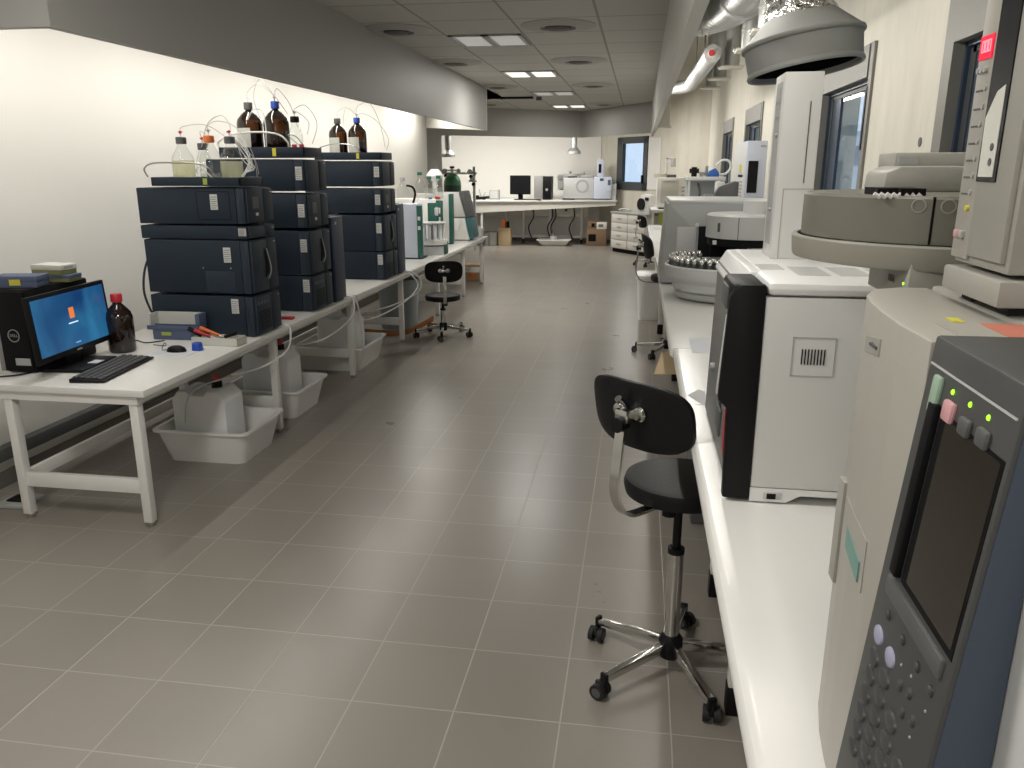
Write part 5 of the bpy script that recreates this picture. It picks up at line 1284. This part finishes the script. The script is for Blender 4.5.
# far corner bench, gas chromatograph and drawer cabinet
t = thing('corner_bench', 'white bench under the beige chromatograph in the far right corner', 'bench', (.7, 15, 0))
g = G(); g.prism([(.20, 14.4), (1.15, 14.4), (1.15, 15.25), (.42, 16.2), (.20, 16.45)], 2, .88, .92, .002); g.build('worktop', 'lam', t)
for x, y in ((.24, 14.45), (1.1, 14.45), (1.1, 15.2), (.26, 16.2)): G().box(x-.02, x+.02, y-.02, y+.02, 0, .88).build('leg', 'wmetal', t)
G().box(.34, .50, 14.42, 14.46, .66, .88).build('yellow_panel', 'yellowgreen', t)
t = thing('beige_chromatograph', 'pale beige gas chromatograph on the corner bench', 'instrument', (.65, 14.9, .92))
G().box(.29, .90, 14.6, 15.15, .95, 1.46, .015).build('body', 'wall', t)
G().box(.36, .66, 14.592, 14.602, 1.02, 1.42, .004).build('oven_door', 'cream', t)
g = G()
for k in range(4): g.box(.72, .86, 14.593, 14.601, 1.08+k*.07, 1.10+k*.07)
g.build('vent_slots', 'mgrey', t)
G().box(.40, .60, 14.588, 14.593, 1.385, 1.40).build('handle', 'mgrey', t)
G().box(.33, .86, 14.65, 15.1, .92, .952).build('foot', 'rubber', t)
t = thing('sampler_turret', 'white angled sampler post on top of the beige chromatograph', 'instrument', (.5, 14.8, 1.46))
G().box(.42, .47, 14.75, 14.85, 1.46, 1.80, .004).box(.42, .58, 14.75, 14.85, 1.77, 1.80, .004).box(.52, .60, 14.74, 14.86, 1.64, 1.80, .006).build('post', 'white', t)
G().cyl((.34, 14.8, 1.46), (.34, 14.8, 1.53), .13, seg=24).build('turret', 'cream', t)
G().box(.46, .62, 14.74, 14.84, 1.46, 1.51).build('injector', 'dgrey', t)
ddir = Vector((P1-P0)).normalized(); dang = math.atan2(ddir.y, ddir.x)
t = thing('drawer_cabinet', 'low white drawer cabinet with dark top below the far window', 'cabinet', (-.54, 16.25, 0), dang)
L_ = 1.15
G().box(0, L_, 0, .5, .08, .76, .003).build('carcass', 'dress', t, local=True)
G().box(.02, L_-.02, .03, .48, 0, .08).build('plinth', 'blackm', t, local=True)
G().box(-.02, L_+.02, -.02, .52, .76, .79, .003).build('countertop', 'mgrey', t, local=True)
for c_ in range(2):
    for r in range(4):
        x0 = .02+c_*.57; z0 = .09+r*.165
        d = G().box(x0, x0+.54, -.018, 0, z0, z0+.155, .003).build('drawer', 'dress', t, local=True)
        G().box(x0+.20, x0+.34, -.03, -.018, z0+.07, z0+.095, .004).build('handle', 'mgrey', d, local=True)
t = thing('bench_microscope', 'white bench unit with black round dial on the drawer cabinet', 'instrument', (.05, 15.6, .79), dang)
g = G(); g.prism([(-.18, 0), (.22, 0), (.22, .34), (.05, .36), (-.05, .34), (-.18, .10)], 1, 0, .12, .012); g.build('body', 'coolw', t, local=True)
G().cyl((-.02, -.03, .17), (-.02, .0, .17), .11, seg=24).build('dial', 'black', t, local=True)
G().box(.10, .2, -.02, 0, .24, .30, .004).build('knob_block', 'black', t, local=True)
t = thing('glassware_tray', 'clear glassware lying on the drawer cabinet', 'glassware', (-.3, 16.1, .79)); G().box(-.42, -.15, 16.05, 16.25, .79, .82, .01).build('dish', 'clear', t); G().tube([(-.4, 16.1, .83), (-.3, 16.12, .85), (-.2, 16.1, .83)], .012, 8).build('tubing', 'ptfe', t)

# ---- far bench along the back wall
t = thing('back_bench', 'long white bench along the back wall with a deep apron', 'bench', (-2, 17.3, 0))
TOPZ = .97
g = G(); g.prism([(-4.3, 16.45), (-3.62, 16.6), (-.47, 17.3), (-.60, 17.75), (-.98, 18.17), (-4.3, 18.17)], 2, TOPZ-.04, TOPZ, .004); g.build('worktop', 'lam', t)
g = G(); g.hull([(-3.6, 16.64, TOPZ-.04), (-.50, 17.33, TOPZ-.04), (-3.6, 16.64, TOPZ-.27), (-.50, 17.33, TOPZ-.12), (-3.6, 16.67, TOPZ-.04), (-.50, 17.36, TOPZ-.04), (-3.6, 16.67, TOPZ-.27), (-.50, 17.36, TOPZ-.12)]); g.build('apron', 'dress', t)
g = G(); g.box(-4.0, -1.1, 17.9, 17.94, .58, .93); pn = g.build('rear_panel', 'dress', t)
for x in (-3.6, -3.1, -2.35, -1.6): G().cyl((x, 17.88, .72), (x, 17.9, .72), .03, seg=14).build('socket', 'dgrey', pn)
for x, y in ((-3.28, 16.75), (-2.95, 17.85), (-2.55, 17.85), (-1.95, 17.85), (-1.25, 17.85)):
    l = G().box(x-.02, x+.02, y-.02, y+.02, .05, TOPZ-.04).build('leg', 'wmetal', t); G().box(x-.025, x+.025, y-.025, y+.025, 0, .09).build('foot', 'black', l)
G().box(-2.95, -1.25, 17.84, 17.87, .12, .17).build('foot_rail', 'wmetal', t)
for k, x in enumerate((-2.35, -1.93, -1.86, -1.45)):
    cable([(x, 17.75, .9), (x+.05, 17.72, .6), (x-.06, 17.7, .35), (x+.02, 17.7, .1)], .014, 'rubber', ['black cable hanging under the back bench, leftmost', 'black cable hanging above the far white tray, left one', 'black cable hanging above the far white tray, right one', 'black cable hanging under the back bench, rightmost'][k])
t = thing('computer_monitor', 'black switched off monitor on the back bench', 'monitor', (-2.5, 17.1, TOPZ))
G().box(-2.73, -2.29, 17.08, 17.12, 1.08, 1.47, .006).build('casing', 'black', t); G().box(-2.715, -2.305, 17.076, 17.081, 1.10, 1.455).build('screen', 'screenblk', t)
G().box(-2.56, -2.46, 17.12, 17.16, TOPZ, 1.25, .004).box(-2.62, -2.40, 17.0, 17.22, TOPZ, TOPZ+.015, .004).build('stand', 'black', t)
t = thing('desktop_computer', 'grey tower computer with black front on the back bench', 'computer', (-2.05, 17.2, TOPZ), 0)
G().box(-2.22, -2.03, 17.1, 17.6, TOPZ, 1.46, .006).build('case', 'computer', t); G().box(-2.03, -1.86, 17.08, 17.58, TOPZ, 1.45, .006).build('front_panel', 'black', t)
G().cyl((-1.945, 17.075, 1.18), (-1.945, 17.082, 1.18), .03, seg=16).build('badge', 'computer', t)
t = thing('keyboard', 'black keyboard on the back bench before the monitor', 'keyboard', (-2.4, 17.0, TOPZ)); G().box(-2.62, -2.05, 16.93, 17.04, TOPZ, TOPZ+.02, .004).build('housing', 'black', t)
t = thing('computer_mouse', 'black mouse on the back bench beside the computer', 'mouse', (-1.9, 17.05, TOPZ)); G().box(-1.98, -1.90, 17.02, 17.07, TOPZ, TOPZ+.03, .01).build('shell', 'black', t)
t = thing('desktop_gadget', 'flat black box on the back bench before the chromatograph', 'box', (-1.5, 17.1, TOPZ)); G().box(-1.62, -1.36, 17.14, 17.24, TOPZ, TOPZ+.03, .006).build('housing', 'black', t)
t = thing('pump_cluster', 'black and steel pump parts on the left of the back bench', 'pump', (-3.35, 17.0, TOPZ))
G().cyl((-3.42, 16.95, TOPZ), (-3.42, 16.95, TOPZ+.09), .05, seg=14).cyl((-3.28, 17.0, TOPZ), (-3.28, 17.0, TOPZ+.06), .04, seg=14).cyl((-3.4, 17.0, TOPZ+.03), (-3.16, 17.0, TOPZ+.05), .03, seg=12).build('motor', 'black', t)
G().cyl((-3.34, 16.98, TOPZ+.06), (-3.38, 16.98, TOPZ+.22), .008, seg=8).cyl((-3.3, 16.98, TOPZ+.05), (-3.24, 16.98, TOPZ+.16), .008, seg=8).build('fittings', 'steel', t)
t = thing('grey_controller', 'small grey controller box on the back bench left of the monitor', 'box', (-3.1, 17.1, TOPZ)); G().box(-3.18, -2.98, 17.1, 17.3, TOPZ, TOPZ+.20, .01).build('housing', 'mgrey', t); G().box(-3.16, -3.0, 17.095, 17.1, TOPZ+.03, TOPZ+.17).build('face', 'lgrey', t)
t = thing('silver_chromatograph', 'silver and white gas chromatograph on the back bench', 'instrument', (-1.1, 17.4, TOPZ))
G().box(-1.62, -.98, 17.36, 17.85, TOPZ+.02, 1.42, .015).build('oven', 'lgrey', t)
m = Matrix.Translation((-1.22, 17.355, 1.25)) @ Matrix.Rotation(PI/2, 4, 'X')
G().lathe([(.10, 0), (.12, .006), (.14, 0)], (0, 0, 0), 28, mat=m).build('round_badge', 'mgrey', t)
G().box(-.975, -.60, 17.30, 17.72, TOPZ+.02, 1.44, .02).build('controls', 'bluegrey', t)
G().box(-.70, -.60, 17.285, 17.302, 1.15, 1.42, .004).build('keypad', 'bluegrey', t)
G().box(-.68, -.62, 17.28, 17.287, 1.27, 1.38).build('display', 'bluebox', t)
G().box(-.85, -.77, 17.295, 17.302, 1.36, 1.41).build('screen', 'teal', t)
G().box(-1.55, -.65, 17.4, 17.7, TOPZ, TOPZ+.022).build('foot', 'rubber', t)
t = thing('round_sampler', 'round grey sampler plate on the silver chromatograph', 'instrument', (-1.4, 17.6, 1.42)); G().cyl((-1.45, 17.6, 1.45), (-1.45, 17.6, 1.50), .20, seg=28).cyl((-1.45, 17.6, 1.42), (-1.45, 17.6, 1.45), .1, seg=20).box(-1.3, -1.0, 17.5, 17.7, 1.42, 1.47, .01).build('plate', 'mgrey', t); G().cyl((-1.2, 17.55, 1.47), (-1.2, 17.55, 1.53), .02, seg=10).cyl((-1.5, 17.55, 1.50), (-1.5, 17.55, 1.55), .03, seg=10).build('knob', 'steel', t)
t = thing('injector_post', 'slim white sampler post on the silver chromatograph', 'instrument', (-.85, 17.55, 1.42)); G().box(-.92, -.78, 17.45, 17.6, 1.44, 1.80, .006).build('post', 'bluegrey', t); G().box(-.89, -.83, 17.444, 17.451, 1.52, 1.70).build('window', 'screenblk', t)
t = thing('white_case', 'plain white box at the right end of the back bench', 'box', (-.52, 17.45, TOPZ)); G().box(-.60, -.50, 17.36, 17.6, TOPZ, 1.30, .01).build('housing', 'coolw', t); G().box(-.58, -.52, 17.355, 17.36, 1.05, 1.2).build('label', 'lgrey', t)
t = thing('regulator_box', 'grey regulator box on the back wall beside the far computer', 'regulator', (-1.75, 18.18, 1.35)); G().box(-1.82, -1.62, 18.13, 18.2, 1.18, 1.48, .006).build('box', 'mgrey', t); G().cyl((-1.66, 18.08, 1.42), (-1.66, 18.13, 1.42), .045, seg=16).cyl((-1.78, 18.08, 1.42), (-1.78, 18.13, 1.42), .045, seg=16).build('gauge', 'steel', t)
t = thing('thin_post', 'thin steel stand with a black clamp on the back bench', 'stand', (-1.5, 17.8, TOPZ)); G().cyl((-1.50, 17.8, TOPZ), (-1.50, 17.8, 1.53), .012, seg=10).box(-1.57, -1.43, 17.74, 17.86, TOPZ, TOPZ+.02).build('rod', 'steel', t); G().box(-1.52, -1.47, 17.77, 17.83, 1.22, 1.27).build('clamp', 'black', t)
for nm, x, y, z, lab in (('extraction_hood', -1.40, 17.2, 1.90, 'small bell extraction hood above the silver chromatograph'), ('extraction_hood', -3.78, 15.9, 1.83, 'small bell extraction hood beside the grey pilaster')):
    t = thing(nm, lab, 'extraction hood', (x, y, z))
    G().lathe([(.14, 0), (.145, .0), (.145, .055), (.13, .07), (.075, .13), (.07, .13), (.12, .065), (.138, .05), (.14, 0)], (x, y, z), 32).build('bell', 'galv2', t)
    G().cyl((x, y, z+.13), (x, y, 3.1), .065, seg=24).build('pipe', 'galv2', t)
# gas cylinders left of the back bench
def cylinder(label, x, y, h, r=.17):
    t = thing('gas_cylinder', label, 'gas cylinder', (x, y, 0))
    G().cyl((x, y, 0), (x, y, h-.12), r, seg=36).build('body', 'gasgreen', t)
    G().lathe([(r*1.001, -.12), (r*.97, -.05), (r*.8, .03), (r*.45, .09), (r*.25, .11), (0, .11)], (x, y, h), 36).build('shoulder', 'gasshoulder', t)
    G().cyl((x, y, h+.10), (x, y, h+.20), .03, seg=14).cyl((x-.09, y, h+.16), (x+.10, y, h+.16), .014, seg=10).build('valve', 'steel', t)
    G().cyl((x, y, h+.20), (x, y, h+.235), .045, seg=14).build('handwheel', 'black', t)
    for s_ in (-1, 1): G().cyl((x+s_*.13, y-.03, h+.15), (x+s_*.13, y+.01, h+.15), .04, seg=16).build('gauge', 'steel', t)
cylinder('green shouldered gas cylinder behind the teal sided analyser', -3.60, 15.45, 1.42, .17)
t = thing('gas_regulators', 'steel gas regulators on the wall beside the green cylinder', 'regulator', (-3.3, 15.7, 1.4))
for x, z in ((-3.86, 1.56), (-3.35, 1.55), (-3.30, 1.40)):
    G().cyl((x, 15.9, z), (x, 15.96, z), .05, seg=16).cyl((x-.08, 15.95, z-.03), (x+.08, 15.95, z-.03), .015, seg=10).build('gauge', 'steel', t)
    G().cyl((x+.02, 15.9, z-.09), (x+.02, 15.98, z-.09), .035, seg=14).build('knob', 'black', t)
G().box(-3.30, -3.25, 15.96, 16.0, 0, 1.65).box(-3.95, -3.22, 15.96, 16.0, 1.5, 1.54).build('backplate', 'coolw', t)
# floor items under the back bench
t = thing('steel_pot', 'steel pot on the floor under the left end of the back bench', 'pot', (-3.15, 17.1, 0)); G().lathe([(0, 0), (.17, 0), (.18, .28), (.19, .29), (.17, .29), (.16, .01), (0, .01)], (-3.15, 17.15, 0), 32).build('body', 'steel', t)
t = thing('steel_pot', 'wider steel pot behind the first on the floor by the far bench leg', 'pot', (-3.6, 17.4, 0)); G().lathe([(0, 0), (.2, 0), (.2, .24), (.21, .25), (.19, .25), (.18, .01), (0, .01)], (-3.58, 17.4, 0), 32).build('body', 'steel', t)
t = thing('cardboard_box', 'upright tan cardboard box under the back bench', 'box', (-2.8, 17.2, 0)); G().box(-2.98, -2.72, 17.05, 17.3, 0, .38, .004).build('carton', 'card2', t); G().box(-2.92, -2.84, 17.1, 17.2, .38, .55).build('orange_bottle', 'orange', t); G().box(-2.82, -2.76, 17.1, 17.2, .38, .52).build('black_bottle', 'black', t)
basin('spill_tray', 'white spill tray on the floor under the back bench', -2.15, -1.45, 17.1, 17.5, .13, tp=.09)
t = thing('glass_bottle', 'clear bottle standing in the far white spill tray', 'bottle', (-1.85, 17.3, .01)); G().cyl((-1.82, 17.3, .01), (-1.82, 17.3, .20), .07, seg=16).build('glass', 'lgrey', t); G().cyl((-1.82, 17.3, .20), (-1.82, 17.3, .26), .03, seg=12).build('neck', 'steel', t)
t = thing('cardboard_box', 'brown cardboard box on the floor at the right of the back bench', 'box', (-.9, 17.4, 0)); G().box(-1.10, -.68, 17.30, 17.7, 0, .36, .004).build('carton', 'card', t); G().box(-1.06, -.9, 17.296, 17.3, .1, .25).build('print', 'blackm', t)
t = thing('cardboard_box', 'smaller brown cardboard box stacked on top at the right of the back bench', 'box', (-.9, 17.4, .36)); G().box(-1.08, -.90, 17.33, 17.6, .36, .52, .004).build('carton', 'card', t); G().box(-1.0, -.93, 17.326, 17.33, .4, .48).build('print', 'blackm', t)
t = thing('white_carton', 'flat white carton on the brown box beside the drawer cabinet', 'box', (-.78, 17.4, .36)); G().box(-.89, -.68, 17.31, 17.6, .36, .50, .004).build('carton', 'whitecard', t); G().box(-.85, -.75, 17.306, 17.31, .4, .46).build('print', 'ink', t)
t = thing('drain_cover', 'small dark floor socket by the left wall under the near bench', 'floor socket', (-3.05, 3.0, 0)); G().box(-3.12, -2.96, 3.20, 3.36, 0, .02, .006).build('plate', 'mgrey', t); G().box(-3.08, -3.0, 3.24, 3.32, .02, .03, .004).build('socket', 'black', t)

# ------------------------------------------------------------------ world and view
w = bpy.data.worlds.new('world'); sc.world = w; w.use_nodes = True
w.node_tree.nodes['Background'].inputs['Color'].default_value = (.74, .84, .97, 1)
w.node_tree.nodes['Background'].inputs['Strength'].default_value = 1.0
sc.view_settings.view_transform = 'Standard'; sc.view_settings.look = 'None'
sc.view_settings.gamma = 1; sc.view_settings.use_curve_mapping = False
sc.view_settings.exposure = 0.16

sc.cycles.caustics_reflective = False
sc.cycles.caustics_refractive = False
